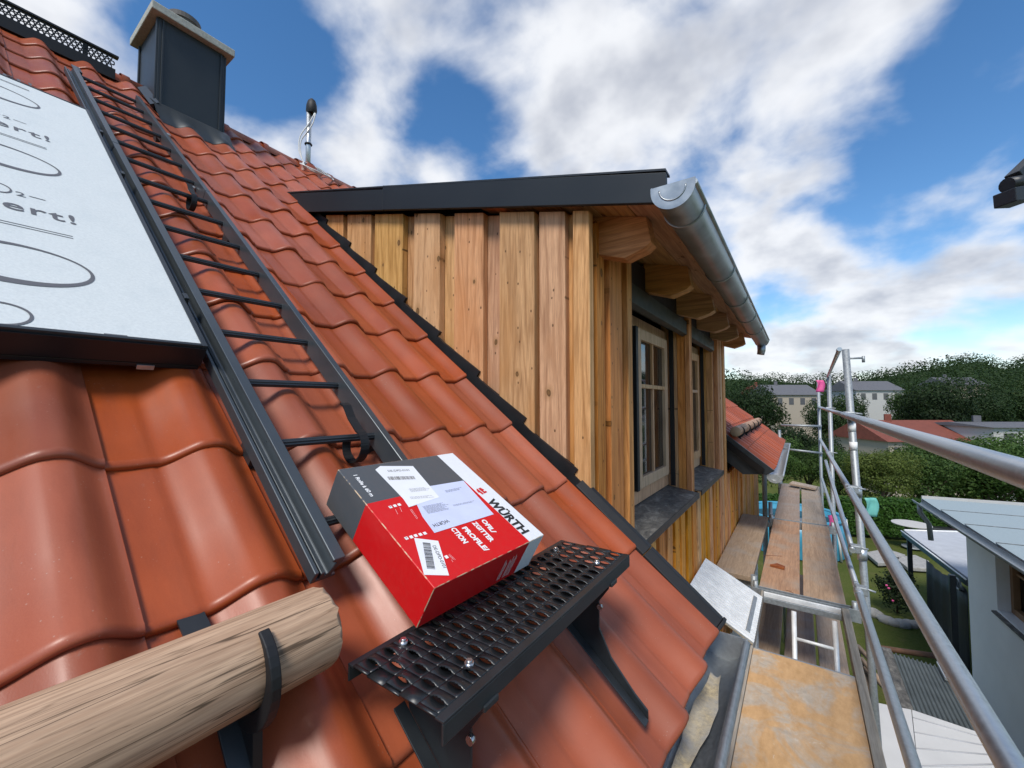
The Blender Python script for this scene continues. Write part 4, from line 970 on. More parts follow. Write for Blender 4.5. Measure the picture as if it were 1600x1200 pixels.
plank(-.700, -.385, 4.36, 6.74, ZD+.012, 'plank_wood', 'grey weathered plank lying close against the timber wall', GP)
o = MB().prism([W(-.19, 9.2, ZD+.068), W(.20, 9.05, ZD+.04), W(.24, 9.30, ZD+.04), W(-.14, 9.48, ZD+.068)], (0, 0, .035)).build('loose_board', 'plank_wood', None, .003); tag(o, 'short pale board lying across the far end of the deck', 'board')
MB().box(W(-.66, 4.40, ZD-.09), W(-.40, 4.46, ZD-.034)).build('ledger_support', 'galvanised_dull', scaf); MB().box(W(-.66, 6.6, ZD-.09), W(-.36, 6.66, ZD-.034)).build('ledger_support', 'galvanised_dull', scaf)
c = PZ(1214, 886, ZD+HC+.02); o = MB().prism([c+V(-.055, -.03, .002), c+V(.06, -.05, .002), c+V(.065, .0, .002), c+V(.0, .045, .002)], (0, 0, .022)).build('wood_offcut', 'offcut_wood', None, .002); tag(o, 'small dark brown wood offcut lying on the plank', 'offcut')
for i, (a, b) in enumerate((((1192, 868), (1222, 869)), ((1228, 922), (1240, 927)))):
    p, q = PZ(*a, ZD+HC+.0235), PZ(*b, ZD+HC+.0235); o = MB().tube([p, p.lerp(q, .5)+V(.003, .015, 0), q], .0018, 5).build('twig', 'offcut_wood'); tag(o, ('thin twig across the plank beyond the offcut', 'short twig on the plank nearer than the offcut')[i], 'twig')
# hatch deck: worn plywood in a frame, its hatch open
hd = thing('hatch_deck', W(-.01, 1.8, ZD-.07), 'worn orange plywood scaffold deck with an open access hatch', 'deck')
YH = 3.13; YH1 = 4.02
MB().box(W(-.283, -.4, ZD-.012), W(.225, YH, ZD+.012)).build('plywood_panel', 'worn_plywood', hd, .003)
MB().box(W(.227, -.4, ZD-.06), W(.272, YH1+.08, ZD+.02)).build('side_rail', 'plywood_edge', hd, .003); MB().box(W(-.300, -.4, ZD-.06), W(-.285, YH1+.08, ZD+.016)).build('side_rail', 'plywood_edge', hd, .003)
MB().box(W(-.283, YH+.002, ZD-.04), W(.225, YH+.018, ZD+.010)).build('hatch_rim', 'galvanised_dull', hd, .002)
for y in (YH1, YH1+.055): MB().box(W(-.283, y, ZD-.05), W(.225, y+.02, ZD+.014-.02*(y == YH1))).build('end_beam', 'aluminium_white' if y > YH1 else 'galvanised_dull', hd, .003)
# hatch lid leaning on the wall
A_, B_, C_, D_ = W(-.288, 3.14, ZD+.022), W(-.288, 3.905, ZD+.022), W(-.700, 3.89, ZD+.235), W(-.700, 3.15, ZD+.235)
lid = thing('hatch_flap', A_.lerp(C_, .5), 'open ribbed aluminium hatch flap leaning from the deck onto the timber wall', 'hatch')
ex = (D_-A_).normalized(); ey = (B_-A_).normalized(); en = ey.cross(ex)*-1
if en.z < 0: en = -en
LW, LH = (D_-A_).length, (B_-A_).length
rb = MB(); nrib = 19
for i in range(nrib):
    v0, v1 = LH*i/nrib, LH*(i+1)/nrib
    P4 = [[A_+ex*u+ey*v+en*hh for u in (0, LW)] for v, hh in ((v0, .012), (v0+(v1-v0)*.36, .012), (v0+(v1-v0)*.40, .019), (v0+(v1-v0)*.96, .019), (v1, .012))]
    rb.grid(P4[:2], 1, False); rb.grid(P4[1:], 0, False)  # grooves take the darker slot: shade between the ribs painted in
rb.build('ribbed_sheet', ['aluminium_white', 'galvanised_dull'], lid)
LT = lambda u, v, w: A_+ex*u+ey*v+en*w
MB().box((0, 0, 0), (LW, LH, .0115), LT).build('back_sheet', 'plywood_edge', lid)
MB().box((.035, LH*.10, .013), (.062, LH*.88, .026), LT).build('hinge_bar', 'galvanised_dull', lid, .002)
MB().box((LW-.012, -.001, -.003), (LW+.004, LH+.001, .018), LT).build('edge_strip', 'aluminium_white', lid, .002)
MB().box((LW*.82, .004, .014), (LW*.90, .020, .022), LT).build('latch', 'rust_pipe', lid, .002)
# ladder and lower deck seen through the hatch
al = thing('access_ladder', W(0, 3.5, -2.24), 'aluminium access ladder standing below the open hatch', 'ladder')
for x in (-.075, .175): MB().tube([W(x, 3.62, -2.23), W(x, 3.94, ZD-.03)], .017, 8).build('stile', 'aluminium_white', al)
for i in range(2):
    f = (i+.6)/2.2; MB().tube([W(-.07, 3.62+.32*f, -2.23+.60*f), W(.17, 3.62+.32*f, -2.23+.60*f)], .012, 8).build('rung', 'aluminium_white', al)
for i, (a, b, l) in enumerate(((-.45, -.20, 'left'), (-.165, .065, 'middle'), (.085, .285, 'right'))):
    plank(a, b, 2.2, 6.6, -2.24, 'plank_wood', 'grey plank of the lower deck, %s one seen through the hatch' % l, 'planks of the lower deck')
for y in (2.4, 4.20, 6.5): MB().box(W(-.46, y-.03, -2.37), W(.345, y+.03, -2.288)).build('transom', 'galvanised_dull', scaf)
# marker tapes, cover
def flag(p, w, h, mat, label, cat, nm):
    rows = [[p+rt*(w*(u-.5)+.01*math.sin(v*5))+V(.012*math.sin(u*6+v*3), .01*math.sin(u*4), -h*v) for u in [i/6 for i in range(7)]] for v in [i/6 for i in range(7)]]
    o = MB().grid(rows).build(nm, mat); md = o.modifiers.new('thickness', 'SOLIDIFY'); md.thickness = .003; return tag(o, label, cat)
flag(PY(1281, 594, 6.90), .10, .16, 'pink_tape', 'pink marker tape hanging from the far scaffold pole', 'tape', 'marker_tape')
flag(PY(1300, 805, 6.75), .11, .24, 'pink_tape', 'crumpled pink sheet tied to the lower guard rail beside the far planks', 'sheet', 'plastic_sheet')
flag(PY(1360, 778, 5.0), .11, .17, 'teal_plastic', 'small teal cloth hanging behind the nearest scaffold pole', 'cloth', 'cloth')
# dark clamp on an arm, reaching in at the upper right
q = lambda x, y, t: CAMP+ray(x, y)*t
arm = thing('scaffold_clamp', q(1590, 300, 1.9), 'dark metal clamp on an arm reaching in at the upper right edge', 'clamp')
T0 = 1.9; ux, uy = rt*(T0/FPX), -up*(T0/FPX)
O_ = q(1600, 290, T0)
AP = lambda x, y, w: O_+ux*(x-1600)+uy*(y-290)+fw*w
MB().prism([AP(x, y, -.05) for x, y in ((1566, 300), (1590, 296), (1605, 296), (1612, 312), (1592, 320), (1568, 321))], fw*.09).build('block', 'black_metal', arm, .004)
MB().tube([AP(1565, 293, -.02), AP(1600, 286, -.02)], .033, 14).build('bolt_sleeve', 'black_metal', arm)
MB().prism([AP(x, y, -.03) for x, y in ((1580, 272), (1622, 232), (1700, 170), (1740, 205), (1660, 268), (1600, 315), (1590, 284))], fw*.06).build('arm', 'black_metal', arm, .003)
p_ = AP(1715, 190, 0); MB().tube([V(p_.x, p_.y, HC+ZD+.02), V(p_.x, p_.y, p_.z+.3)], .024, 12).build('post', 'galvanised_dull', arm)
# ------------------------------------------------------------------ ground and garden
def gz(x, y):
    d = math.hypot(x, y); v = -5.5*smooth((d-17)/35) if d < 60 else -5.5
    if d > 60: v += 15*smooth((d-62)/170)+3.0*math.sin(x*.021+1)*smooth((d-80)/60)
    return v
rows = []; RAD = [0, 2, 4, 6, 8, 10, 12, 14, 16, 18, 20, 23, 26, 30, 35, 40, 46, 52, 58, 64, 72, 82, 95, 110, 130, 150, 175, 205, 240, 300, 420, 700]
for r in RAD: rows.append([V(r*math.sin(a), r*math.cos(a), gz(r*math.sin(a), r*math.cos(a))+(.04*math.sin(r*3+a*9) if 3 < r < 60 else 0)) for a in [6.28318*i/96 for i in range(97)]])
g = MB().grid(rows).build('ground', 'lawn', origin=V(0, 0, 0)); g['kind'] = 'structure'
pth = MB().prism([PZ(x, y, .012) for x, y in ((1430, 968), (1442, 966), (1500, 1060), (1480, 1062))], (0, 0, .02)).build('path', 'stone_grey'); pth['kind'] = 'structure'
def gp(x, y, z=0.): return PZ(x, y, z)
# neighbour's white garden house with felt roof
wc = Vector((2.15, 9.7)); wd_ = Vector((.067, -1)).normalized(); wn = Vector((-wd_.y*-1, wd_.x*-1)); wn = Vector((wd_.y, -wd_.x)); 
if wn.x > 0: wn = -wn
def NW(t, o, z): return V(wc.x+wd_.x*t+wn.x*o, wc.y+wd_.y*t+wn.y*o, z)        # along the wall, outward, up
def hitw(x, y, o=0.):
    v = ray(x, y); nn = V(wn.x, wn.y, 0); base = NW(0, o, 0); t = (base-CAMP).dot(nn)/v.dot(nn); p = CAMP+v*t; return (p-base).dot(V(wd_.x, wd_.y, 0)), p.z
nb = thing('garden_house', NW(2.5, -1.5, 0), "neighbour's white plastered house with flat grey felt roof, below on the right", 'house')
ZR2 = HC-1.72
t0w, zt0 = hitw(1553, 858); t1w, zb1 = hitw(1600, 988); t0b, zb0 = hitw(1560, 952)
wt0 = (t0w+t0b)/2; wz0 = zb0-.02; wz1 = ZR2-.28; wt1 = wt0+1.15
wl_ = MB()
for a, b, z0, z1 in ((0, wt0, 0, ZR2-.02), (wt1, 7.5, 0, ZR2-.02), (wt0, wt1, 0, wz0), (wt0, wt1, wz1, ZR2-.02)): wl_.prism([NW(a, 0, z0), NW(b, 0, z0), NW(b, -.28, z0), NW(a, -.28, z0)], (0, 0, z1-z0))
wl_.prism([NW(0, -.281, 0), NW(.28, -.281, 0), NW(.28, -4, 0), NW(0, -4, 0)], (0, 0, ZR2-.02))
wl_.build('wall', 'white_plaster', nb)
win = link('window', None, NW(wt0, -.14, wz0), nb)
MB().prism([NW(wt0, -.20, wz0), NW(wt1, -.20, wz0), NW(wt1, -.22, wz0), NW(wt0, -.22, wz0)], (0, 0, wz1-wz0)).build('pane', 'window_glass', win)
MB().prism([NW(wt0, -.24, wz0), NW(wt1, -.24, wz0), NW(wt1, -.26, wz0), NW(wt0, -.26, wz0)], (0, 0, wz1-wz0)).build('dark_room', 'dark_void', win)
fr = MB()
for a, b, z0, z1 in ((wt0, wt0+.08, wz0, wz1), (wt1-.08, wt1, wz0, wz1), (wt0+.08, wt1-.08, wz0, wz0+.08), (wt0+.08, wt1-.08, wz1-.08, wz1), ((wt0+wt1)/2-.06, (wt0+wt1)/2+.06, wz0+.08, wz1-.08)): fr.prism([NW(a, -.13, z0), NW(b, -.13, z0), NW(b, -.199, z0), NW(a, -.199, z0)], (0, 0, z1-z0))
fr.build('frame', 'window_oak', win, .004)
for a, b in ((wt0+.08, (wt0+wt1)/2-.06), ((wt0+wt1)/2+.06, wt1-.08)):
    zz_ = wz1-.38; MB().prism([NW(a, -.16, zz_), NW(b, -.16, zz_), NW(b, -.199, zz_), NW(a, -.199, zz_)], (0, 0, .03)).build('muntin', 'window_oak', win)
MB().prism([NW(wt0-.04, .05, wz0-.05), NW(wt1+.04, .05, wz0-.05), NW(wt1+.04, -.13, wz0-.03), NW(wt0-.04, -.13, wz0-.03)], (0, 0, .022)).build('sill', 'sill_sheet', win)
OV = .43
for i in range(9):                                                # felt strips lapped along the roof
    a, b = -.30+.87*i, -.30+.87*(i+1)+.03
    MB().prism([NW(a, OV, ZR2+.004*i*0+.035), NW(b, OV, ZR2+.018), NW(b, -5, ZR2+.14), NW(a, -5, ZR2+.157)], (0, 0, .012)).build('felt_strip', 'roof_felt', nb)
    MB().prism([NW(b-.03, OV+.002, ZR2+.0485), NW(b-.012, OV+.002, ZR2+.0485), NW(b-.012, -5, ZR2+.172), NW(b-.03, -5, ZR2+.172)], (0, 0, .003)).build('felt_seam', 'sill_sheet', nb)
MB().prism([NW(-.28, OV-.02, ZR2-.02), NW(7.5, OV-.02, ZR2-.02), NW(7.5, -5, ZR2+.10), NW(-.28, -5, ZR2+.10)], (0, 0, .035)).build('roof_deck', 'far_white', nb)
MB().prism([NW(-.33, OV, ZR2-.02), NW(-.30, OV, ZR2-.02), NW(-.30, -5, ZR2+.10), NW(-.33, -5, ZR2+.10)], (0, 0, .11)).build('verge_trim', 'far_white', nb)
def ngut():
    rows = []
    for ro in (.06, .056):
        for t in ((-.36, 7.4) if ro == .06 else (7.4, -.36)): rows.append([NW(t, OV+.05+ro*math.cos(a), ZR2-.005+ro*math.sin(a)) for a in [math.pi+math.pi*i/12 for i in range(13)]])
    o = MB().grid(rows+[rows[0]]).build('gutter', 'galvanised_dull', nb); MB().tube([NW(-.36, OV+.11, ZR2), NW(7.4, OV+.11, ZR2)], .011, 8).build('rolled_bead', 'galvanised_dull', o); MB().tube([NW(-.36, OV-.01, ZR2), NW(7.4, OV-.01, ZR2)], .008, 8).build('rear_bead', 'galvanised_dull', o)
ngut()
MB().tube([NW(-.22, OV+.05, ZR2-.05), NW(-.22, OV+.05, ZR2-.18), NW(-.19, OV-.05, ZR2-.36), NW(-.17, OV-.06, ZR2-.62)], .036, 10).build('downpipe', 'galvanised_dull', nb)
# covered terrace behind it
ZC = HC-3.02
A2, B2, D2 = gp(1413, 831, ZC), gp(1512, 834, ZC), gp(1516, 908, ZC)
ter = thing('terrace_roof', V(A2.x+1, A2.y-1, 0), 'low grey terrace roof behind the white garden house', 'roof')
E2 = D2+V(2.2, .5, 0); F2 = B2+(B2-A2)*.6
MB().prism([A2, D2, E2, F2], (0, 0, .03)).build('roof_sheet', 'deck_grey', ter)
ed = (D2-A2).normalized(); pd = V(ed.y, -ed.x, 0); pd = pd if pd.x < 0 else -pd
MB().prism([A2+pd*.002-V(0, 0, .09), D2+pd*.002-V(0, 0, .09), D2+pd*.05-V(0, 0, .09), A2+pd*.05-V(0, 0, .09)], (0, 0, .10)).build('edge_gutter', 'black_metal', ter)
MB().tube([A2+pd*.055+V(0, 0, .02), D2+pd*.055+V(0, 0, .02)], .014, 8).build('edge_bead', 'aluminium_white', ter)
MB().tube([A2+V(0, 0, .04), F2+V(0, 0, .04)], .02, 6).build('edge_bead', 'aluminium_white', ter)
for p in (A2+(F2-A2)*.03+ed*.1, A2.lerp(D2, .93)+ed.cross(V(0, 0, 1))*.15): MB().box(V(p.x-.04, p.y-.04, 0), V(p.x+.04, p.y+.04, ZC-.001)).build('post', 'black_metal', ter)
L2 = (D2-A2).length
rows = [[A2+ed*(L2*(.42+.56*i/24))+pd*(.015+.012*math.sin(i*1.3+z*1.5))+V(0, 0, -.22-z-.10*(i/24)*(z < .1)*math.sin(i*.26)) for i in range(25)] for z in (0, .3, .7, 1.1, 1.5, 1.9)]
o = MB().grid(rows).build('tarpaulin', 'tarp_black'); md = o.modifiers.new('thickness', 'SOLIDIFY'); md.thickness = .006; tag(o, 'black tarpaulin hung below the terrace roof beside the white wall', 'tarpaulin')
a = A2+ed*(L2*.9)+pd*.05+V(0, 0, -.17); MB().tube([a+ed*(.10*math.cos(t))+V(0, 0, .09*math.sin(t)) for t in [6.28318*i/20 for i in range(20)]], .018, 6, closed=True).build('tarp_eyelet', 'galvanised_dull', o)
# garden table, swing seat
c = gp(1424, 818, .74); t = thing('garden_table', V(c.x, c.y, 0), 'round pale garden table on the lawn left of the terrace roof', 'table')
MB().tube([c-V(0, 0, .03), c], .48, 28).build('table_top', 'far_white', t); MB().tube([V(c.x, c.y, .02), c-V(0, 0, .03)], .04, 10).build('leg', 'galvanised_dull', t); MB().tube([V(c.x, c.y, 0), V(c.x, c.y, .03)], .26, 20).build('foot', 'galvanised_dull', t)
c = gp(1480, 862, 0); c = c*1.0; t = thing('garden_sofa', V(c.x, c.y+1.2, 0), 'black garden sofa with a red cushion beyond the terrace roof', 'sofa')
yv = c.y+1.2; xa = c.x-.15
MB().box(V(xa-.5, yv, .05), V(xa+1.2, yv+.7, .42)).build('seat', 'tarp_black', t, .03); MB().box(V(xa-.5, yv+.55, .43), V(xa+1.2, yv+.75, 1.05)).build('backrest', 'tarp_black', t, .03); MB().box(V(xa+.55, yv+.25, .43), V(xa+1.15, yv+.53, 1.02)).build('cushion', 'red_fabric', t, .05)
# stepping slabs, flower bush with stone edge
for i, (pts, l) in enumerate((([(1352, 868), (1385, 862), (1415, 872), (1400, 884), (1372, 885)], 'large pale stone slab on the lawn, left of its pair'), ([(1398, 876), (1430, 872), (1452, 882), (1450, 894), (1418, 892)], 'pale stone slab on the lawn nearer the terrace roof'))):
    o = MB().prism([gp(x, y, .02) for x, y in pts], (0, 0, .10)).build('stone_slab', 'stone_grey', None, .015); tag(o, l, 'slab', 'stone slabs on the lawn')
for i in range(14):
    f = i/13; p = gp(1362+f*78, 958+10*math.sin(f*3.1)+f*16, 0); s = random.uniform(.07, .13)
    o = MB(); m_ = [[p+V(s*math.sin(a)*math.cos(b)*1.3, s*math.sin(a)*math.sin(b), .02+s*.8*math.cos(a)) for b in [6.28318*k/7 for k in range(8)]] for a in (0.05, .7, 1.3, 1.9, 2.6)]
    o = o.grid(m_).build('edging_stone', 'stone_grey'); tag(o, 'small grey edging stone in the row below the rose bush', 'stone', 'edging stones below the rose bush')
# leaves
def leaf_cloud(n, lobes, size, seed, shell=.62, flat=.8):
    rr = random.Random(seed); mb = MB(); vs = []; fs = []
    tot = sum(l[3]**2 for l in lobes)
    for cx_, cy_, cz_, r_ in lobes:
        for _ in range(int(n*r_*r_/tot)):
            th_, cz = rr.uniform(0, 6.283), rr.uniform(-.75, 1); rad = r_*(shell+(1-shell)*rr.random()**.6)*(1+.16*math.sin(th_*3+cz*5+seed))
            sx = math.sqrt(1-cz*cz); c = V(cx_+rad*sx*math.cos(th_), cy_+rad*sx*math.sin(th_), cz_+rad*cz*flat)
            nrm = V(sx*math.cos(th_)+rr.gauss(0, .5), sx*math.sin(th_)+rr.gauss(0, .5), cz+rr.gauss(.25, .5)); nrm.normalize()
            a = nrm.orthogonal().normalized(); a = (Matrix.Rotation(rr.uniform(0, 6.28), 3, nrm) @ a); b = nrm.cross(a); s = size*rr.uniform(.6, 1.3); o = len(vs)
            vs += [c+a*s, c+b*s*.55+nrm*s*.12, c-a*s, c-b*s*.55+nrm*s*.12]; fs.append((o, o+1, o+2, o+3))
    mb.add(vs, fs); return mb
def lobes_for(seed, h, r, k=9):
    rr = random.Random(seed); L_ = [(0, 0, h*.62, r*.75)]
    for i in range(k): a = rr.uniform(0, 6.28); q = r*rr.uniform(.35, .62); L_.append((q*math.cos(a), q*math.sin(a), h*rr.uniform(.42, .88), r*rr.uniform(.34, .5)))
    return L_
VARS = []
for sd_ in range(4):
    h, r = 1.0, .48
    lb = lobes_for(sd_+3, h, r, 11); crown = leaf_cloud(13000, lb, .0145, sd_, .62)
    tr = MB().tube([V(0, 0, -.06), V(.01, .01, .2), V(-.01, .02, .5)], [.035, .028, .012], 8)
    for k in range(5):
        a = k*1.26+sd_; tr.tube([V(0, 0, .25+.05*k), V(.15*math.cos(a), .15*math.sin(a), .45+.05*k), V(.26*math.cos(a), .26*math.sin(a), .62+.04*k)], [.016, .010, .004], 6)
    VARS.append((crown, tr))
CM = {}
def tree(p, h, wr, var, mat, label, name='tree', cat='tree', group='trees and shrubs beyond the hedge'):
    t = thing(name, p, label, cat, group); t.scale = (h*wr, h*wr, h); t.rotation_euler = (0, 0, random.uniform(0, 6.28))
    if (var, mat) not in CM: CM[(var, mat)] = (VARS[var][0].mesh('crown', [mat], V(0, 0, 0)), VARS[var][1].mesh('trunk', ['bark'], V(0, 0, 0)))
    for nm, me in zip(('crown', 'trunk'), CM[(var, mat)]):
        o = bpy.data.objects.new(nm, me); COL.objects.link(o); o.parent = t
    return t
def atd(x, y, d): return CAMP+ray(x, y)*d                       # a point at depth d along the lens axis
def treepx(x, ytop, d, wr, var, mat, label, name='tree', cat='tree', group='trees and shrubs beyond the hedge', hmin=1.2):
    p = atd(x, ytop, d); base = gz(p.x, p.y); h = max(hmin, p.z-base); return tree(V(p.x, p.y, base), h*1.05, wr, var, mat, label, name, cat, group)
G = 'leaf_mid'; DK = 'leaf_dark'; YL = 'leaf_yellow'
treepx(1215, 690, 24, .9, 0, G, 'green shrub behind the hedge, just right of the far tiled roof', 'shrub', 'shrub')
treepx(1262, 672, 28, .9, 1, DK, 'dark rounded tree behind the hedge, between the far scaffold poles')
treepx(1310, 705, 23, 1.1, 2, G, 'green shrub behind the hedge, just left of the tall scaffold pole', 'shrub', 'shrub')
treepx(1378, 706, 20, 1.0, 3, YL, 'yellow green bush behind the hedge, right of the tall scaffold pole', 'shrub', 'shrub')
treepx(1432, 700, 23, 1.1, 0, G, "green bush behind the hedge, left above the neighbour's gutter corner", 'shrub', 'shrub')
treepx(1480, 694, 24, 1.1, 1, G, "leafy bush over the left end of the neighbour's felt roof", 'shrub', 'shrub')
treepx(1535, 692, 23, 1.1, 2, G, "leafy bush over the middle of the neighbour's felt roof", 'shrub', 'shrub')
treepx(1592, 694, 24, 1.1, 3, G, "leafy bush over the right of the neighbour's felt roof", 'shrub', 'shrub')
treepx(1655, 690, 24, 1.1, 0, G, 'leafy bush just outside the right edge of the picture', 'shrub', 'shrub')
treepx(1460, 606, 52, .8, 1, DK, 'dark green tree above the long red roof')
treepx(1432, 612, 60, .8, 2, G, 'green tree right of the white hillside house')
treepx(1510, 618, 56, .9, 3, DK, 'broad dark tree behind the right end of the long red roof')
treepx(1572, 604, 62, .9, 0, DK, 'dark tree at the right edge, above the white low building')
treepx(1300, 622, 60, .8, 1, DK, 'dark tree left of the white hillside house')
treepx(1170, 610, 60, .9, 2, DK, 'dark tree directly right of the dormer wall, above the tiles')
treepx(1640, 610, 60, .9, 3, DK, 'dark tree just beyond the right edge of the picture')
# hedge: clipped, one long body of leaves
hp0, hp1 = gp(1120, 822, 0), gp(1475, 838, 0)
hd_ = thing('hedge', hp0.lerp(hp1, .5), 'long clipped green hedge at the end of the lawn', 'hedge')
e = (hp1-hp0); ln = e.length; e.normalize(); nrm = V(e.y, -e.x, 0); rr = random.Random(5); vs = []; fs = []
for _ in range(15000):
    u = rr.uniform(0, ln); f = rr.random(); HH = 1.15
    if f < .45: c = hp0+e*u+nrm*(.35+rr.gauss(0, .025))+V(0, 0, rr.uniform(.02, HH)); q = nrm
    elif f < .9: c = hp0+e*u+nrm*rr.uniform(-.35, .35)+V(0, 0, HH+rr.gauss(0, .03)); q = V(0, 0, 1)
    else: c = hp0+e*u+nrm*-.35+V(0, 0, rr.uniform(.02, HH)); q = -nrm
    q = (q+V(rr.gauss(0, .45), rr.gauss(0, .45), rr.gauss(0, .45))).normalized(); a = q.orthogonal().normalized(); a = Matrix.Rotation(rr.uniform(0, 6.28), 3, q) @ a; b = q.cross(a); s = rr.uniform(.03, .065); o = len(vs)
    vs += [c+a*s, c+b*s*.6, c-a*s, c-b*s*.6]; fs.append((o, o+1, o+2, o+3))
MB().add(vs, fs).build('foliage', 'hedge_leaf', hd_)
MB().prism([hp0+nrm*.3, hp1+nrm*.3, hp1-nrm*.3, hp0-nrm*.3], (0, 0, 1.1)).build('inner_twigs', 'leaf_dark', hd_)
# rose bush
p = gp(1402, 958, 0); t = thing('rose_bush', p, 'dark leafy rose bush with a few pink flowers on the lawn', 'bush')
cl_ = leaf_cloud(1500, [(0, 0, .45, .33), (.12, .1, .68, .26), (-.15, 0, .62, .24), (0, -.1, .85, .2), (.05, .0, .25, .3)], .035, 11, .5); cl_.v = [q_+p for q_ in cl_.v]; cl_.build('foliage', 'rose_leaf', t)
MB().tube([p, p+V(.02, 0, .5), p+V(0, .03, .8)], [.02, .015, .005], 6).build('stem', 'bark', t)
for i in range(4):
    c = p+V(random.uniform(-.3, .2), -.28+random.uniform(-.08, .1), random.uniform(.3, .8)); o = MB(); m_ = [[c+V(.026*math.sin(a)*math.cos(b), .026*math.sin(a)*math.sin(b), .022*math.cos(a)) for b in [6.28318*k/6 for k in range(7)]] for a in (0.1, .8, 1.6, 2.4, 3)]; o.grid(m_).build('flower', 'pink_tape', t)
# round pool
pc = atd(1238, 800, 13.2); pc = V(pc.x, pc.y, 0); pool = thing('round_pool', pc, 'round light blue above-ground pool seen past the deck planks', 'pool')
PRr, PH = 1.30, 1.05; NS = 40
MB().grid([[pc+V(r*math.cos(a), r*math.sin(a), z) for a in [6.28318*i/NS for i in range(NS+1)]] for r, z in [(PRr*1.04, 0), (PRr*1.06, PH*.5), (PRr, PH), (PRr-.05, PH), (PRr-.06, .1)]]).build('wall', 'pool_blue', pool)
MB().tube([pc+V(PRr*math.cos(a), PRr*math.sin(a), PH) for a in [6.28318*i/NS for i in range(NS)]], .055, 10, closed=True).build('top_tube', 'pool_blue', pool)
MB().tube([pc+V(0, 0, PH-.2), pc+V(0, 0, PH-.19)], PRr-.06, NS).build('water', 'window_glass', pool)
for i in range(10): a = 6.28318*i/10; MB().tube([pc+V(PRr*1.1*math.cos(a), PRr*1.1*math.sin(a), 0), pc+V(PRr*1.03*math.cos(a), PRr*1.03*math.sin(a), PH)], .03, 8).build('leg', 'cord_white', pool)
# corrugated shed roof and white panel below the scaffold
ZK = 1.35
c4 = [gp(x, y, ZK) for x, y in ((1398, 1032), (1478, 1042), (1660, 1240), (1470, 1300))]
shed = thing('shed', c4[0].lerp(c4[2], .5)-V(0, 0, ZK), 'low shed with grey corrugated metal roof beside the white house', 'shed')
x0, x1 = c4[0].x, c4[1].x+.02; y1_, y0_ = max(c4[0].y, c4[1].y), 2.6
rows = []; nco = 13
for i in range(nco*8+1):
    x = x0+(x1-x0)*i/(nco*8); z = ZK+.018*max(-.4, math.cos(6.28318*i/8)); rows.append([V(x, y_, z-.06*(x-x0)) for y_ in (y0_, y1_)])
MB().grid(rows).build('corrugated_sheet', 'corrugated_grey', shed); MB().box(V(x0+.05, y0_+.1, 0), V(x1-.05, y1_-.1, ZK-.10)).build('wall', 'rust_pipe', shed)
MB().box(V(x0-.1, y0_, ZK-.04), V(x0-.01, y1_, ZK+.05)).build('side_board', 'sill_sheet', shed); MB().box(V(x1-.10, y1_-.35, ZK+.0), V(x1+.12, y1_+.02, ZK+.03)).build('sheet_patch', 'galvanised', shed)
pp_ = [gp(1372, 1012, .25), gp(1482, 1028, .25)]; o = MB().tube([pp_[0], pp_[1]], .045, 10).build('pipe', 'rust_pipe'); tag(o, 'rust brown pipe lying across the lawn behind the corrugated roof', 'pipe')
ZP = 1.62
def pan(pts, z, nm, label):
    P = [gp(x, y, z) for x, y in pts]; o = MB().prism(P, (0, 0, .05)).build(nm, 'styrofoam', None, .004); tag(o, label, 'panel'); return P, o
P, o = pan([(1425, 1117), (1535, 1155), (1570, 1230), (1440, 1260)], ZP, 'insulation_panel', 'white grooved insulation panel lying on the shed roof')
for i in range(5):
    a, b = P[0].lerp(P[3], (i+.6)/5.2), P[1].lerp(P[2], (i+.6)/5.2); MB().tube([a+V(0, 0, .052), b+V(0, 0, .052)], .006, 5).build('groove', 'deck_grey', o)
P, o = pan([(1366, 1105), (1424, 1117), (1440, 1262), (1375, 1260)], ZP+.01, 'insulation_panel', 'narrow white panel under the lowest guard rail')
for z in (ZP-.02,): MB().box(V(P[0].x-.05, P[2].y, 0), V(P[1].x+.5, P[0].y, ZP-.03)).build('stack', 'styrofoam', o)
for i, (a, b) in enumerate((((1340, 1010), (1412, 1085)), ((1352, 1045), (1400, 1090)), ((1346, 1030), (1405, 1100)))):
    p, q_ = gp(*a, 1.2+.03*i), gp(*b, 1.2+.03*i); o = MB().tube([p, q_], .035, 6).build('timber_offcut', 'plank_wood'); tag(o, ('longest grey timber leaning beside the corrugated roof', 'shortest grey timber lying beside the corrugated roof', 'middle grey timber lying beside the corrugated roof')[i], 'timber', 'timbers beside the corrugated roof')
    MB().box(V(p.x-.03, p.y-.03, 0), V(p.x+.03, p.y+.03, p.z-.036)).build('support', 'plank_wood', o)
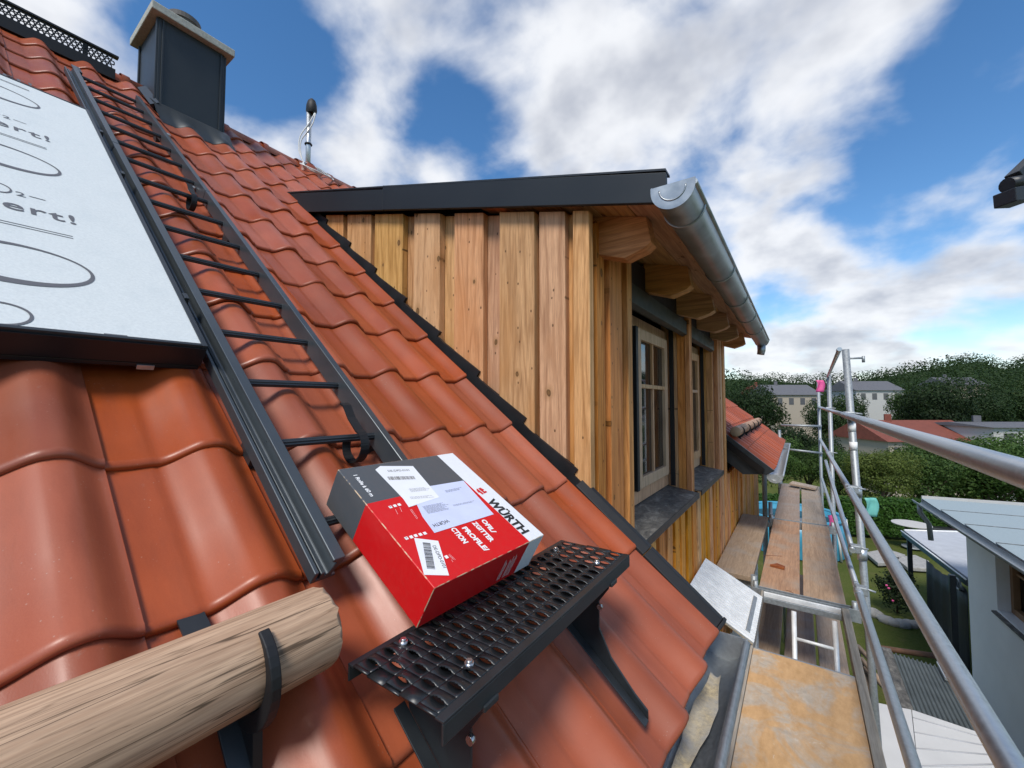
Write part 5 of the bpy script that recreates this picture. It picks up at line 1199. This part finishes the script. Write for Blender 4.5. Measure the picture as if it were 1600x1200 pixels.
# ------------------------------------------------------------------ far houses and wooded hills
def house_far(name, label, px0, px1, ytop, yeave, d, wallm, roofm, depth=8., hip=.0, wins=4):
    a, b = atd(px0, yeave, d), atd(px1, yeave, d); b = V(b.x, b.y, a.z); zt = atd((px0+px1)/2, ytop, d).z
    c = a.lerp(b, .5); base = min(gz(a.x, a.y), gz(b.x, b.y))-.5; t = thing(name, V(c.x, c.y, base), label, 'house', 'houses across the valley')
    e = (b-a); ln = e.length; e.normalize(); nn = V(-e.y, e.x, 0); nn = nn if nn.dot(fw) > 0 else -nn
    MB().prism([V(a.x, a.y, base), V(b.x, b.y, base), V(b.x, b.y, base)+nn*depth, V(a.x, a.y, base)+nn*depth], (0, 0, a.z-base)).build('wall', wallm, t)
    o_ = .35; A1, B1 = a-e*o_-nn*o_, b+e*o_-nn*o_; A3, B3 = a-e*o_+nn*(depth+o_), b+e*o_+nn*(depth+o_); rA = a+nn*depth/2+e*(hip*ln); rB = b+nn*depth/2-e*(hip*ln); rA.z = rB.z = zt
    rA, rB = (rA-e*o_, rB+e*o_) if not hip else (rA, rB)
    MB().add([A1, B1, rB, rA, A3, B3], [(0, 1, 2, 3), (4, 3, 2, 5), (0, 3, 4), (1, 5, 2), (0, 4, 5, 1)]).build('roof', roofm, t)
    MB().box(rA.lerp(rB, .35)+V(-.3, -.3, -.8), rA.lerp(rB, .35)+V(.3, .3, .7)).build('chimney', roofm, t)
    for i in range(wins):
        p = a.lerp(b, (i+.6)/(wins+.2)); w = min(1.1, ln/wins*.4); MB().prism([p-e*w/2-nn*.03+V(0, 0, -1.9), p+e*w/2-nn*.03+V(0, 0, -1.9), p+e*w/2-nn*.03+V(0, 0, -.6), p-e*w/2-nn*.03+V(0, 0, -.6)], nn*.04).build('window', 'far_glass', t)
    return t
house_far('village_house', 'white house with grey roof on the far hillside, right of the tall pole', 1338, 1412, 594, 610, 85, 'far_white', 'far_grey_roof')
house_far('village_house', 'beige house with dark roof between the dormer and the scaffold poles', 1208, 1282, 600, 617, 80, 'far_beige', 'far_grey_roof')
house_far('village_house', 'small house with brick red roof left of the beige house', 1190, 1216, 601, 615, 88, 'far_beige', 'far_red_roof', wins=2)
house_far('village_house', 'long low house with red tile roof beyond the bushes', 1388, 1545, 659, 690, 44, 'far_beige', 'far_red_roof', wins=7)
house_far('village_house', 'low white building with grey roof at the right edge beyond the bushes', 1552, 1680, 662, 668, 42, 'far_white', 'far_grey_roof', wins=3)
house_far('village_house', 'dark house with long grey roof high among the trees on the right', 1485, 1545, 588, 602, 95, 'far_beige', 'far_grey_roof', wins=3)
hill = MB(); rr = random.Random(21); vs = []; fs = []
def top_y(x):
    pts = [(700, 590), (1130, 580), (1200, 583), (1260, 588), (1330, 586), (1400, 574), (1470, 562), (1530, 552), (1565, 566), (1590, 562), (1640, 550), (2300, 560)]
    for (a, b), (c, d_) in zip(pts, pts[1:]):
        if a <= x <= c: return b+(d_-b)*(x-a)/(c-a)
    return 565
x = 820
lob = []
while x < 2150:
    for dd, lo in ((150, 0), (190, -1), (120, 14), (98, 26)):
        if dd == 190: continue
        yy = top_y(x)+lo+rr.uniform(-4, 5); p = atd(x+rr.uniform(-4, 4), yy, dd+rr.uniform(-10, 10)); r_ = rr.uniform(3.2, 6.5)*dd/150
        lob.append((p.x, p.y, p.z-r_*.8, r_))
    x += 11 if x < 1700 else 22
for cx_, cy_, cz_, r_ in lob:
    n_ = 380
    for _ in range(n_):
        th_, cz = rr.uniform(0, 6.283), rr.uniform(-.6, 1); sx = math.sqrt(1-cz*cz); rad = r_*rr.uniform(.55, 1.02); c = V(cx_+rad*sx*math.cos(th_), cy_+rad*sx*math.sin(th_), cz_+rad*cz)
        q = V(sx*math.cos(th_)+rr.gauss(0, .4), sx*math.sin(th_)+rr.gauss(0, .4), cz+rr.gauss(.2, .4)).normalized(); a = q.orthogonal().normalized(); a = Matrix.Rotation(rr.uniform(0, 6.28), 3, q) @ a; b = q.cross(a); s = rr.uniform(.35, .75)*r_*.11; o = len(vs)
        vs += [c+a*s, c+b*s*.7, c-a*s, c-b*s*.7]; fs.append((o, o+1, o+2, o+3))
    zt = cz_; gb = gz(cx_, cy_)-1
    if zt > gb: o = len(vs); w_ = r_*.8; 
w = MB().add(vs, fs).build('woodland', 'leaf_dark'); w['kind'] = 'stuff'; w['label'] = 'wooded hills along the horizon'
mt_ = MB()
for dd, lo in ((155, 12), (124, 24)):
    rows = []
    for i in range(70):
        x = 820+1330*i/69; p = atd(x, top_y(x)+lo, dd); rows.append([p, V(p.x*.97, p.y*.97, min(p.z-2, gz(p.x, p.y)-2))])
    mt_.grid(rows)
o = mt_.build('understorey', 'leaf_dark', w)
